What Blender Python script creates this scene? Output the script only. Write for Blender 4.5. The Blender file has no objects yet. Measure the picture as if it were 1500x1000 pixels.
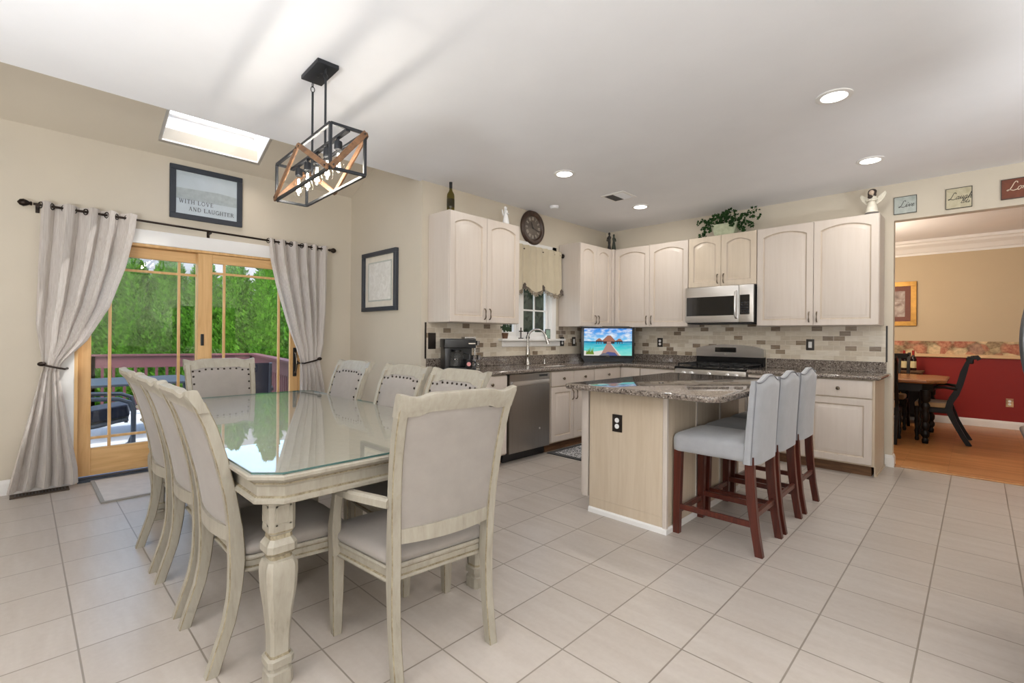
import bpy, bmesh, math, random
from mathutils import Vector, Matrix
SC = bpy.context.scene
COL = SC.collection
PI = math.pi
random.seed(7)

# ------------------------------------------------------------------ camera, world, light, exposure
F_PX, YAW, V0, ROLL, CAM_H = 700.8, math.radians(44.26), 492.6, math.radians(.45), 1.24
_fw = Vector((-math.sin(YAW), math.cos(YAW), 0)); _r0 = Vector((math.cos(YAW), math.sin(YAW), 0)); _u0 = Vector((0, 0, 1))
_rt = _r0*math.cos(ROLL) + _u0*math.sin(ROLL); _up = _u0*math.cos(ROLL) - _r0*math.sin(ROLL)
cam = bpy.data.cameras.new('camera'); co = bpy.data.objects.new('camera', cam); COL.objects.link(co)
cam.sensor_width = 36; cam.lens = F_PX/1500*36; cam.shift_y = -(500-V0)/1500; cam.clip_start = .05; cam.clip_end = 200
co.matrix_world = Matrix(((_rt.x, _up.x, -_fw.x, 0), (_rt.y, _up.y, -_fw.y, 0), (_rt.z, _up.z, -_fw.z, CAM_H), (0, 0, 0, 1)))
SC.camera = co
SC.view_settings.view_transform = 'Standard'; SC.view_settings.look = 'None'
SC.view_settings.exposure = -.05; SC.view_settings.gamma = 1.0; SC.view_settings.use_curve_mapping = False

SKY_STRENGTH = .8
SUN = 5.0
CAN_W = 7.5          # each recessed can, and each added unseen ceiling lamp
PENDANT_W = 2.1     # each pendant bulb
CEILING_FILL_W = 98       # added uplights, out of view
REAR_FILL_W = 48       # added fill lights behind and beside the camera
w = bpy.data.worlds.new('world'); SC.world = w; w.use_nodes = True
nt = w.node_tree; nt.nodes.clear()
sk = nt.nodes.new('ShaderNodeTexSky'); sk.sky_type = 'NISHITA'; sk.sun_disc = False
sk.sun_elevation = math.radians(50); sk.sun_rotation = math.radians(120); sk.air_density = 1.2; sk.dust_density = 3.5; sk.ozone_density = 1
bg = nt.nodes.new('ShaderNodeBackground'); bg.inputs['Strength'].default_value = SKY_STRENGTH
ow = nt.nodes.new('ShaderNodeOutputWorld'); nt.links.new(sk.outputs[0], bg.inputs[0]); nt.links.new(bg.outputs[0], ow.inputs[0])

def light(name, kind, loc, power, color=(1, 1, 1), size=.1, size_y=None, direction=None, spread=None, radius=None):
    L = bpy.data.lights.new(name, kind); L.energy = power; L.color = color
    if kind == 'AREA':
        L.shape = 'RECTANGLE' if size_y else 'DISK'; L.size = size
        if size_y: L.size_y = size_y
        if spread: L.spread = spread
    if radius is not None: L.shadow_soft_size = radius
    o = bpy.data.objects.new(name, L); COL.objects.link(o); o.location = loc
    if direction: o.rotation_euler = Vector(direction).to_track_quat('-Z', 'Y').to_euler()
    return o
so = light('sun', 'SUN', (0, 0, 20), SUN, (1, .95, .86), direction=(-.19, -.5, -1.0)); so.data.angle = math.radians(1)
# fill lights added in front of solid, unseen walls to brighten the room
light('rear_fill_light', 'AREA', (.2, -2.85, 1.5), REAR_FILL_W, (.93, .97, 1), 3.6, 1.9, direction=(0, 1, .12))
light('side_fill_light', 'AREA', (2.38, -.6, 1.5), REAR_FILL_W*.6, (.93, .97, 1), 2.4, 1.9, direction=(-1, 0, .12))
# uplights added out of view to brighten the ceiling
light('ceiling_fill_light', 'AREA', (-1.5, -1.2, 1.25), CEILING_FILL_W*.85, (.93, .965, 1), .5, direction=(-.25, .1, 1))
light('ceiling_fill_light', 'AREA', (1.5, -.3, 1.3), CEILING_FILL_W*.8, (.93, .965, 1), .5, direction=(-.1, .35, 1))
light('ceiling_fill_light', 'AREA', (1.62, 2.6, 1.0), CEILING_FILL_W*.62, (.93, .965, 1), .5, direction=(-.22, .12, 1))
# chandelier of the formal dining room, out of sight behind the wall
light('chandelier_light', 'POINT', (-1.35, 7.9, 2.0), 75, (1, .84, .66), radius=.22)

# ------------------------------------------------------------------ materials
def lin(c): return tuple(((v/255)/12.92 if v/255 <= .04045 else ((v/255+.055)/1.055)**2.4) for v in c)
class NT:
    def __init__(s, name):
        s.m = bpy.data.materials.new(name); s.m.use_nodes = True; s.t = s.m.node_tree; s.t.nodes.clear()
        s.out = s.n('ShaderNodeOutputMaterial')
    def n(s, typ, ins=None, **kw):
        nd = s.t.nodes.new(typ)
        for k, v in kw.items(): setattr(nd, k, v)
        for k, v in (ins or {}).items(): s.set(nd.inputs[k], v)
        return nd
    def set(s, sock, v):
        if isinstance(v, bpy.types.NodeSocket): s.t.links.new(v, sock)
        else: sock.default_value = v
    def ramp(s, fac, stops, interp='LINEAR'):
        r = s.n('ShaderNodeValToRGB'); s.set(r.inputs[0], fac); r.color_ramp.interpolation = interp
        el = r.color_ramp.elements
        while len(el) < len(stops): el.new(.5)
        for e, (p, c) in zip(el, stops): e.position = p; e.color = (*c, 1) if len(c) == 3 else c
        return r.outputs[0]
    def mix(s, fac, a, b, typ='MIX'):
        m = s.n('ShaderNodeMix', data_type='RGBA', blend_type=typ)
        s.set(m.inputs[0], fac); s.set(m.inputs[6], a if not isinstance(a, tuple) else (*a[:3], 1)); s.set(m.inputs[7], b if not isinstance(b, tuple) else (*b[:3], 1))
        return m.outputs[2]
    def coord(s, scale=(1, 1, 1), loc=(0, 0, 0), world=False, rot=(0, 0, 0)):
        src = s.n('ShaderNodeNewGeometry').outputs['Position'] if world else s.n('ShaderNodeTexCoord').outputs['Object']
        mp = s.n('ShaderNodeMapping', {'Vector': src, 'Scale': scale, 'Location': loc, 'Rotation': rot}); return mp.outputs[0]
    def noise(s, vec, scale, detail=4, rough=.55, dist=0):
        n = s.n('ShaderNodeTexNoise', {'Vector': vec, 'Scale': scale, 'Detail': detail, 'Roughness': rough, 'Distortion': dist}); return n.outputs[0]
    def bump(s, h, strength=.2, dist=.01):
        return s.n('ShaderNodeBump', {'Height': h, 'Strength': strength, 'Distance': dist}).outputs[0]
    def bsdf(s, col, rough=.5, metal=0, normal=None, spec=.5, coat=0, sheen=0, emit=None, es=0):
        b = s.n('ShaderNodeBsdfPrincipled')
        s.set(b.inputs['Base Color'], (*col, 1) if isinstance(col, tuple) and len(col) == 3 else col)
        s.set(b.inputs['Roughness'], rough); b.inputs['Metallic'].default_value = metal; b.inputs['Specular IOR Level'].default_value = spec
        if normal is not None: s.set(b.inputs['Normal'], normal)
        if coat: b.inputs['Coat Weight'].default_value = coat; b.inputs['Coat Roughness'].default_value = .08
        if sheen: b.inputs['Sheen Weight'].default_value = sheen
        if emit is not None:
            s.set(b.inputs['Emission Color'], (*emit, 1) if isinstance(emit, tuple) else emit); b.inputs['Emission Strength'].default_value = es
        s.t.links.new(b.outputs[0], s.out.inputs[0]); return s.m
def plain(name, rgb, rough=.5, metal=0, var=.06, scale=12, stretch=(1, 1, 1), bump=0, spec=.5, coat=0, sheen=0, bscale=None):
    s = NT(name); v = s.coord(stretch); n = s.noise(v, scale)
    c = lin(rgb); a = tuple(max(0, x*(1-var)) for x in c); b = tuple(min(1, x*(1+var)) for x in c)
    nb = None
    if bump: nb = s.bump(s.noise(v, bscale or scale*6, 3), bump, .004)
    return s.bsdf(s.ramp(n, [(.3, a), (.7, b)]), rough, metal, nb, spec, coat, sheen)
def wood(name, rgb, dark, rough=.4, scale=3, axis=2, coat=0):
    s = NT(name); st = [14, 14, 14]; st[axis] = 1.0
    v = s.coord(tuple(st)); n = s.noise(v, scale, 5, .6, .6)
    return s.bsdf(s.ramp(n, [(.28, lin(dark)), (.62, lin(rgb))]), rough, 0, s.bump(n, .06, .003), .5, coat)
def emission(name, rgb, strength):
    s = NT(name); v = s.coord(); n = s.noise(v, 4)
    c = lin(rgb); e = s.n('ShaderNodeEmission', {'Color': s.ramp(n, [(0, c), (1, c)]), 'Strength': strength}); s.t.links.new(e.outputs[0], s.out.inputs[0]); return s.m
def glassy(name, tint=(1, 1, 1), ior=1.5, boost=1.0, rough=0.0):
    """thin clear sheet: transparent, with Schlick reflection on both faces"""
    s = NT(name); ge = s.n('ShaderNodeNewGeometry'); r0 = ((ior-1)/(ior+1))**2
    d = s.n('ShaderNodeVectorMath', {0: ge.outputs['Normal'], 1: ge.outputs['Incoming']}, operation='DOT_PRODUCT').outputs['Value']
    m1 = s.n('ShaderNodeMath', {0: d}, operation='ABSOLUTE').outputs[0]; m2 = s.n('ShaderNodeMath', {0: 1.0, 1: m1}, operation='SUBTRACT').outputs[0]
    m3 = s.n('ShaderNodeMath', {0: m2, 1: 5.0}, operation='POWER').outputs[0]
    k = s.n('ShaderNodeMath', {0: m3, 1: (1-r0)*boost, 2: r0*boost}, operation='MULTIPLY_ADD', use_clamp=True)
    n = s.noise(s.coord(), 3); t = s.n('ShaderNodeBsdfTransparent', {'Color': s.ramp(n, [(0, tint), (1, tuple(x*.995 for x in tint))])})
    g = s.n('ShaderNodeBsdfGlossy', {'Roughness': rough, 'Color': (1, 1, 1, 1)})
    m = s.n('ShaderNodeMixShader', {0: k.outputs[0], 1: t.outputs[0], 2: g.outputs[0]}); s.t.links.new(m.outputs[0], s.out.inputs[0]); return s.m

TX, TY, TS = -.8396, 1.843, .3359
def mat_floor():
    s = NT('ceramic_floor_tile'); v = s.coord((1, 1, 1), (-TX+TS*20, -TY+TS*20, 0), world=True)
    b = s.n('ShaderNodeTexBrick', {'Vector': v, 'Color1': (0, 0, 0, 1), 'Color2': (1, 1, 1, 1), 'Mortar': (.5, .5, .5, 1), 'Scale': 1, 'Mortar Size': .0035, 'Mortar Smooth': .15, 'Brick Width': TS, 'Row Height': TS}, offset=0, squash=1)
    base = s.ramp(b.outputs[0], [(0, lin((186, 177, 168))), (1, lin((195, 187, 179)))])
    st = s.noise(s.coord((1.0, 6, 1), world=True), 2.6, 5, .55, .3)
    c = s.mix(s.ramp(st, [(.25, (.62,)*3), (.75, (0,)*3)]), base, lin((172, 160, 149)))
    fl = s.noise(s.coord(world=True), 40, 3); c = s.mix(.06, c, s.ramp(fl, [(.3, lin((150, 138, 126))), (.7, lin((226, 220, 212)))]))
    c = s.mix(b.outputs[1], c, lin((140, 130, 119)))
    rg = .3
    h = s.n('ShaderNodeMath', {0: 1.0, 1: b.outputs[1]}, operation='SUBTRACT').outputs[0]
    return s.bsdf(c, rg, 0, s.bump(h, .35, .004), .5)
def mat_oakfloor():
    s = NT('oak_strip_floor'); v = s.coord((1, 1, 1), (20, 20, 0), world=True)
    b = s.n('ShaderNodeTexBrick', {'Vector': v, 'Color1': (0, 0, 0, 1), 'Color2': (1, 1, 1, 1), 'Mortar': (0, 0, 0, 1), 'Scale': 1, 'Mortar Size': .0012, 'Brick Width': .9, 'Row Height': .06}, offset=.37)
    base = s.ramp(b.outputs[0], [(0, lin((170, 112, 62))), (1, lin((206, 150, 96)))])
    g = s.noise(s.coord((2, 30, 1), world=True), 3, 5); c = s.mix(.35, base, s.ramp(g, [(.3, lin((150, 92, 48))), (.7, lin((214, 160, 106)))]))
    c = s.mix(b.outputs[1], c, lin((96, 56, 28)))
    return s.bsdf(c, .3, 0, None, .5)
def mat_splash(name, west):
    s = NT(name); p = s.n('ShaderNodeNewGeometry').outputs['Position']; x = s.n('ShaderNodeSeparateXYZ', {0: p})
    cb = s.n('ShaderNodeCombineXYZ', {0: x.outputs[1 if west else 0], 1: x.outputs[2]})
    mp = s.n('ShaderNodeMapping', {'Vector': cb.outputs[0], 'Location': (20.03, 10 - 1.016 + .0508*20 - 10 + .0508*180, 0)})
    b = s.n('ShaderNodeTexBrick', {'Vector': mp.outputs[0], 'Color1': (0, 0, 0, 1), 'Color2': (1, 1, 1, 1), 'Mortar': (.5, .5, .5, 1), 'Scale': 1, 'Mortar Size': .0018, 'Mortar Smooth': .1, 'Brick Width': .1, 'Row Height': .0508}, offset=.5)
    c = s.ramp(b.outputs[0], [(0, lin((112, 90, 66))), (.12, lin((130, 108, 82))), (.19, lin((202, 188, 166))), (.4, lin((216, 205, 186))), (.6, lin((198, 184, 163))), (.8, lin((221, 211, 194)))], 'CONSTANT')
    n = s.noise(s.coord((1, 1, 6), world=True), 14, 4); c = s.mix(.18, c, s.ramp(n, [(.3, lin((150, 134, 112))), (.7, lin((240, 232, 220)))]))
    c = s.mix(b.outputs[1], c, lin((219, 210, 196)))
    h = s.n('ShaderNodeMath', {0: 1.0, 1: b.outputs[1]}, operation='SUBTRACT').outputs[0]
    return s.bsdf(c, .28, 0, s.bump(h, .4, .003))
def mat_granite():
    s = NT('speckled_brown_granite'); v = s.coord(world=True)
    a = s.noise(v, 85, 5, .75); vo = s.n('ShaderNodeTexVoronoi', {'Vector': v, 'Scale': 150.0}); v2 = s.n('ShaderNodeTexVoronoi', {'Vector': v, 'Scale': 110.0})
    c = s.ramp(a, [(.33, lin((66, 57, 51))), (.48, lin((120, 109, 100))), (.66, lin((158, 147, 136)))])
    c = s.mix(s.ramp(vo.outputs['Color'], [(.78, (0,)*3), (.88, (1,)*3)]), c, lin((188, 178, 168)))
    c = s.mix(s.ramp(v2.outputs['Color'], [(.18, (.9,)*3), (.32, (0,)*3)]), c, lin((58, 49, 44)))
    return s.bsdf(c, .06, 0, None, .55)
def mat_antique():
    s = NT('antiqued_cream_paint'); v = s.coord((9, 9, 2)); n = s.noise(v, 4, 6, .65, .4); m = s.noise(s.coord(), 26, 4)
    c = s.ramp(n, [(.25, lin((140, 133, 119))), (.42, lin((157, 150, 136))), (.7, lin((168, 162, 149)))])
    c = s.mix(s.ramp(m, [(.66, (0,)*3), (.76, (.35,)*3)]), c, lin((158, 144, 118)))
    return s.bsdf(c, .42, 0, s.bump(n, .03, .002))
def mat_glaze():
    s = NT('brown_antique_glaze'); n = s.noise(s.coord((6, 6, 3)), 9, 5, .7); return s.bsdf(s.ramp(n, [(.35, lin((112, 98, 74))), (.65, lin((160, 150, 126)))]), .45)
def mat_fabric(name, rgb, var=.05, scale=260, sheen=.2, streak=False):
    s = NT(name); v = s.coord((1, 1, .12) if streak else (1, 1, 1)); n = s.noise(v, 60 if streak else 14, 4); wv = s.noise(s.coord(), scale, 2)
    c = lin(rgb); col = s.ramp(n, [(.3, tuple(x*(1-var) for x in c)), (.7, tuple(min(1, x*(1+var)) for x in c))])
    return s.bsdf(col, .85, 0, s.bump(wv, .25, .0015), .2, 0, sheen)
def mat_wall(name, rgb, rough=.62): return plain(name, rgb, rough, 0, .015, 3, bump=.03, bscale=160, spec=.3)
def mat_border():
    s = NT('fruit_wallpaper_border'); v = s.coord(world=True); vo = s.n('ShaderNodeTexVoronoi', {'Vector': v, 'Scale': 7.5}); n = s.noise(v, 30, 4)
    sp = s.n('ShaderNodeSeparateColor', {0: vo.outputs['Color']})
    c = s.ramp(sp.outputs[0], [(0, lin((150, 124, 92))), (.12, lin((196, 112, 88))), (.35, lin((226, 200, 158))), (.58, lin((178, 84, 66))), (.75, lin((220, 178, 136))), (.9, lin((160, 112, 100)))], 'CONSTANT')
    c = s.mix(s.ramp(vo.outputs['Distance'], [(.45, (0,)*3), (.8, (.8,)*3)]), c, lin((104, 88, 58)))
    c = s.mix(.3, c, s.ramp(n, [(.35, lin((90, 74, 44))), (.65, lin((232, 206, 160)))]))
    return s.bsdf(c, .6)
def mat_curtain():
    s = NT('linen_curtain'); n = s.noise(s.coord((60, 60, 1.2)), 3, 4); wv = s.noise(s.coord(), 300, 2)
    c = s.ramp(n, [(.3, lin((206, 197, 190))), (.7, lin((232, 226, 221)))])
    b = s.n('ShaderNodeBsdfDiffuse', {'Color': c, 'Roughness': .6, 'Normal': s.bump(wv, .2, .001)}); t = s.n('ShaderNodeBsdfTranslucent', {'Color': c})
    m = s.n('ShaderNodeMixShader', {0: .22, 1: b.outputs[0], 2: t.outputs[0]}); s.t.links.new(m.outputs[0], s.out.inputs[0]); return s.m
def mat_leaf(name, a, b, sc=2.5):
    s = NT(name); n = s.noise(s.coord(), sc, 5, .7)
    c = s.ramp(n, [(.3, lin(a)), (.7, lin(b))]); d = s.n('ShaderNodeBsdfDiffuse', {'Color': c}); t = s.n('ShaderNodeBsdfTranslucent', {'Color': c})
    m = s.n('ShaderNodeMixShader', {0: .3, 1: d.outputs[0], 2: t.outputs[0]}); s.t.links.new(m.outputs[0], s.out.inputs[0]); return s.m
def mat_screen_sky():
    s = NT('screen_sky'); x = s.n('ShaderNodeSeparateXYZ', {0: s.coord()}); n = s.noise(s.coord((2, 1, 5)), 5, 5)
    c = s.ramp(x.outputs[2], [(.26, lin((150, 215, 250))), (.44, lin((52, 140, 235)))]); c = s.mix(s.ramp(n, [(.45, (0,)*3), (.65, (.8,)*3)]), c, (1, 1, 1))
    e = s.n('ShaderNodeEmission', {'Color': c, 'Strength': .95}); s.t.links.new(e.outputs[0], s.out.inputs[0]); return s.m
def mat_screen_sea():
    s = NT('screen_sea'); x = s.n('ShaderNodeSeparateXYZ', {0: s.coord()}); n = s.noise(s.coord((1, 1, 5)), 8, 5)
    c = s.ramp(x.outputs[2], [(.08, lin((150, 236, 214))), (.18, lin((84, 220, 220))), (.265, lin((0, 150, 200)))]); c = s.mix(.15, c, s.ramp(n, [(.4, lin((60, 190, 210))), (.7, (1, 1, 1))]))
    e = s.n('ShaderNodeEmission', {'Color': c, 'Strength': .9}); s.t.links.new(e.outputs[0], s.out.inputs[0]); return s.m
def mat_chenille():
    s = NT('grey_fleck_rug'); v = s.n('ShaderNodeTexVoronoi', {'Vector': s.coord((1, 1, 1)), 'Scale': 55.0}); n = s.noise(s.coord(), 40, 3, .6, 2)
    c = s.ramp(n, [(.42, lin((58, 58, 60))), (.5, lin((210, 210, 212)))], 'CONSTANT'); return s.bsdf(c, .95, 0, s.bump(v.outputs[0], .3, .003), .1)
def mat_old_dial():
    s = NT('aged_dial'); n = s.noise(s.coord(), 9, 5); return s.bsdf(s.ramp(n, [(.3, lin((74, 64, 56))), (.7, lin((120, 108, 96)))]), .35)
def mat_art(name, stops, sc=6, dist=1.5):
    s = NT(name); n = s.noise(s.coord(), sc, 5, .6, dist); return s.bsdf(s.ramp(n, [(p, lin(c)) for p, c in stops]), .5)

MT = {}
def build_materials():
    g = MT
    g['floor'] = mat_floor(); g['oak'] = mat_oakfloor(); g['splash_w'] = mat_splash('tile_backsplash_west', True); g['splash_n'] = mat_splash('tile_backsplash_north', False)
    g['granite'] = mat_granite(); g['antique'] = mat_antique(); g['glaze'] = mat_glaze()
    g['wall'] = mat_wall('beige_wall_paint', (210, 200, 183)); g['ceil'] = mat_wall('ceiling_white', (240, 240, 242), .7); g['white'] = plain('white_trim_paint', (238, 236, 233), .4, var=.01)
    g['diningwall'] = mat_wall('tan_wall_paint', (200, 182, 152)); g['red'] = mat_wall('red_wall_paint', (140, 34, 28), .5); g['border'] = mat_border(); g['rail'] = plain('tan_chair_rail', (214, 178, 132), .4)
    g['cab'] = wood('pickled_maple', (210, 199, 189), (206, 194, 183), .36, 2.2); g['cabglaze'] = wood('pickled_groove', (200, 186, 171), (188, 172, 155), .4, 2.2); g['cab2'] = wood('ambered_maple', (209, 194, 175), (202, 187, 167), .36, 2.2); g['cabside'] = wood('pickled_maple_panel', (206, 190, 168), (196, 178, 154), .4, 2.2)
    g['pine'] = wood('clear_pine', (226, 184, 128), (203, 156, 98), .38, 1.6); g['pineh'] = wood('clear_pine_rail', (226, 184, 128), (203, 156, 98), .38, 1.6, 1)
    g['cherry'] = wood('dark_cherry', (92, 40, 28), (58, 22, 16), .28, 2.5); g['black'] = plain('black_lacquer', (15, 11, 10), .4, var=.2, spec=.25); g['walnut'] = wood('weathered_wood', (128, 92, 62), (84, 58, 40), .6, 3, 0); g['amberwood'] = wood('amber_wood', (190, 128, 62), (140, 86, 36), .5, 3, 0)
    g['linen'] = mat_fabric('greige_linen', (153, 146, 140)); g['greyfab'] = mat_fabric('pale_grey_velvet', (162, 163, 166), .05, 200, .35); g['tanfab'] = mat_fabric('tan_seat_fabric', (176, 140, 100))
    g['curtain'] = mat_curtain(); g['valance'] = mat_fabric('cream_valance', (196, 184, 160), .03); g['tassel'] = plain('tassel_fringe', (150, 136, 118), .9, var=.5, scale=60)
    g['steel'] = plain('brushed_steel', (224, 222, 220), .28, 1, .05, 5, (1, 1, 40)); g['dwsteel'] = plain('grey_steel', (158, 154, 150), .3, 1, .05, 5, (40, 40, 1)); g['nickel'] = plain('satin_nickel', (176, 172, 166), .24, 1)
    g['iron'] = plain('blackened_iron', (52, 54, 58), .45, .6, .15); g['bronze'] = plain('oil_rubbed_bronze', (48, 38, 32), .38, .7, .2); g['chrome'] = plain('chrome', (225, 225, 228), .08, 1); g['brass'] = plain('pull_bronze', (110, 98, 84), .3, .9)
    g['blk'] = plain('black_plastic', (28, 28, 30), .3, var=.1); g['blkglass'] = plain('black_glass', (16, 17, 20), .05, var=.1, spec=.8); g['enamel'] = plain('black_enamel', (20, 20, 22), .18, var=.1); g['grate'] = plain('cast_iron', (30, 30, 31), .6, var=.2)
    g['glass'] = glassy('window_glass', (.97, .98, .98), 1.45); g['tableglass'] = glassy('table_glass', (.982, .992, .99), 1.55, .66); g['glassedge'] = plain('glass_edge', (70, 104, 100), .1, spec=.8); g['bulbglass'] = glassy('bulb_glass', (.98, .98, .97), 1.3); g['crystal'] = glassy('crystal', (.94, .95, .95), 1.6, 2.2); g['bottleglass'] = glassy('green_bottle_glass', (.42, .38, .12), 1.5)
    g['screenmesh'] = glassy('door_screen_glass', (.84, .87, .88), 1.5)
    g['led'] = emission('can_light_lens', (255, 252, 246), 9); g['filament'] = emission('glowing_filament', (255, 240, 214), 60); g['skyglass'] = glassy('skylight_glass', (.95, .97, 1), 1.4)
    g['deck'] = plain('grey_composite_deck', (196, 196, 198), .6, var=.06, stretch=(1, 20, 1)); g['maroon'] = plain('maroon_railing_paint', (84, 44, 50), .5, var=.08); g['navy'] = mat_fabric('navy_sling', (28, 34, 52)); g['alum'] = plain('grey_aluminium', (64, 70, 80), .45, .3)
    g['leafA'] = mat_leaf('arborvitae_leaf', (40, 82, 20), (104, 158, 52), 9); g['leafB'] = mat_leaf('arborvitae_dark_leaf', (36, 66, 30), (72, 112, 58), 9); g['leafC'] = mat_leaf('shaded_evergreen_leaf', (22, 30, 22), (52, 62, 50), 5); g['siding'] = plain('grey_siding', (150, 154, 160), .7, var=.05, stretch=(1, 1, 12)); g['shingle'] = plain('grey_shingles', (104, 106, 110), .85, var=.15, stretch=(6, 6, 20)); g['bark'] = plain('bark', (92, 74, 58), .9, var=.3); g['grass'] = plain('lawn', (96, 128, 62), .9, var=.3, scale=3)  # leafC: shade on the sink window trees is put into its colour
    g['ivy'] = mat_leaf('ivy_leaf', (22, 44, 26), (66, 96, 56), 14); g['stone'] = plain('mossy_plaster', (172, 178, 150), .8, var=.18, scale=20); g['porcelain'] = plain('white_porcelain', (240, 240, 240), .3, var=.02); g['cream'] = plain('cream_ceramic', (226, 220, 204), .5, var=.1, scale=30)
    g['hair'] = plain('dark_brown_paint', (58, 46, 40), .6, var=.2); g['skin'] = plain('pale_painted_skin', (206, 184, 164), .5); g['pewter'] = plain('pewter_base', (120, 116, 112), .4, .4, .2); g['darkfig'] = plain('dark_resin', (40, 36, 34), .4, var=.3); g['greenfig'] = plain('deep_green_resin', (46, 54, 44), .4, var=.3)
    g['clockwood'] = wood('dark_clock_wood', (78, 58, 46), (50, 36, 28), .35, 3); g['dial'] = mat_old_dial(); g['numeral'] = plain('pale_numeral', (196, 186, 172), .5)
    g['frameblack'] = plain('charcoal_frame', (54, 58, 66), .4, var=.08); g['paper'] = mat_art('grey_green_print', [(.3, (206, 209, 203)), (.7, (222, 224, 219))], 2, .5); g['paper2'] = plain('pale_print_band', (188, 190, 181), .6, var=.1, scale=30); g['ink'] = plain('grey_ink', (92, 90, 86), .6); g['plaster'] = mat_art('white_relief_print', [(.35, (222, 219, 212)), (.65, (240, 238, 233))], 7, 3)
    g['mat'] = plain('cream_mat_board', (226, 219, 205), .7); g['gold'] = plain('gilt_frame', (176, 132, 62), .35, .5, .15, 20); g['redmat'] = plain('russet_mat', (134, 76, 58), .7); g['art'] = mat_art('sepia_still_life', [(.3, (120, 96, 80)), (.5, (178, 152, 134)), (.7, (212, 196, 176))], 5, 2)
    g['signblue'] = mat_art('distressed_blue_grey', [(.3, (150, 158, 152)), (.7, (186, 192, 186))], 9); g['signcream'] = mat_art('distressed_cream', [(.3, (176, 166, 136)), (.7, (206, 198, 170))], 9); g['signbrown'] = mat_art('distressed_russet', [(.3, (96, 46, 26)), (.7, (128, 66, 38))], 9); g['signtext'] = plain('dark_sign_ink', (62, 60, 56), .6); g['signpale'] = plain('cream_sign_ink', (236, 220, 196), .6)
    g['plate'] = plain('dark_bronze_plate', (50, 44, 40), .35, .3, .1); g['socket'] = plain('white_receptacle', (236, 236, 234), .4, var=.01); g['bronzevent'] = plain('brown_register', (74, 60, 48), .5, .4, .15); g['rug'] = mat_fabric('pale_door_rug', (206, 200, 194), .06, 180, .1); g['rugedge'] = mat_fabric('grey_rug_binding', (150, 146, 140)); g['chenille'] = mat_chenille(); g['rugblack'] = mat_fabric('black_rug_binding', (44, 44, 46))
    g['wine'] = plain('dark_wine_bottle', (36, 18, 18), .12, var=.1); g['label'] = plain('cream_label', (224, 208, 160), .6); g['redcap'] = plain('red_capsule', (150, 34, 28), .4); g['tabletop'] = wood('oak_dining_top', (150, 96, 56), (116, 70, 38), .25, 2, 0)
    g['leaded'] = plain('dark_leaf_plant', (46, 72, 40), .6, var=.2); g['terracotta'] = plain('brown_pot', (104, 74, 54), .7); g['pinkdot'] = plain('pink_emblem', (222, 150, 150), .5); g['fridge'] = plain('fridge_steel', (128, 132, 140), .28, 1, .04, 5, (40, 40, 1)); g['bluepale'] = plain('pale_blue_photo', (150, 176, 160), .5, var=.3, scale=40)
    g['sky'] = mat_screen_sky(); g['sea'] = mat_screen_sea()
    for k, c in {'s_sand': (240, 236, 226), 's_pier': (190, 150, 140), 's_pierdark': (92, 100, 150), 's_roof': (176, 120, 100), 's_dark': (74, 66, 70), 's_green': (120, 150, 60), 's_rock': (120, 120, 130), 's_horizon': (0, 110, 160)}.items(): g[k] = emission(k.replace('s_', 'screen_'), c, .85)
    g['shade'] = plain('tassel_dark', (96, 86, 78), .9, var=.3); g['lash'] = plain('seam_thread', (128, 128, 132), .9)
build_materials()
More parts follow.
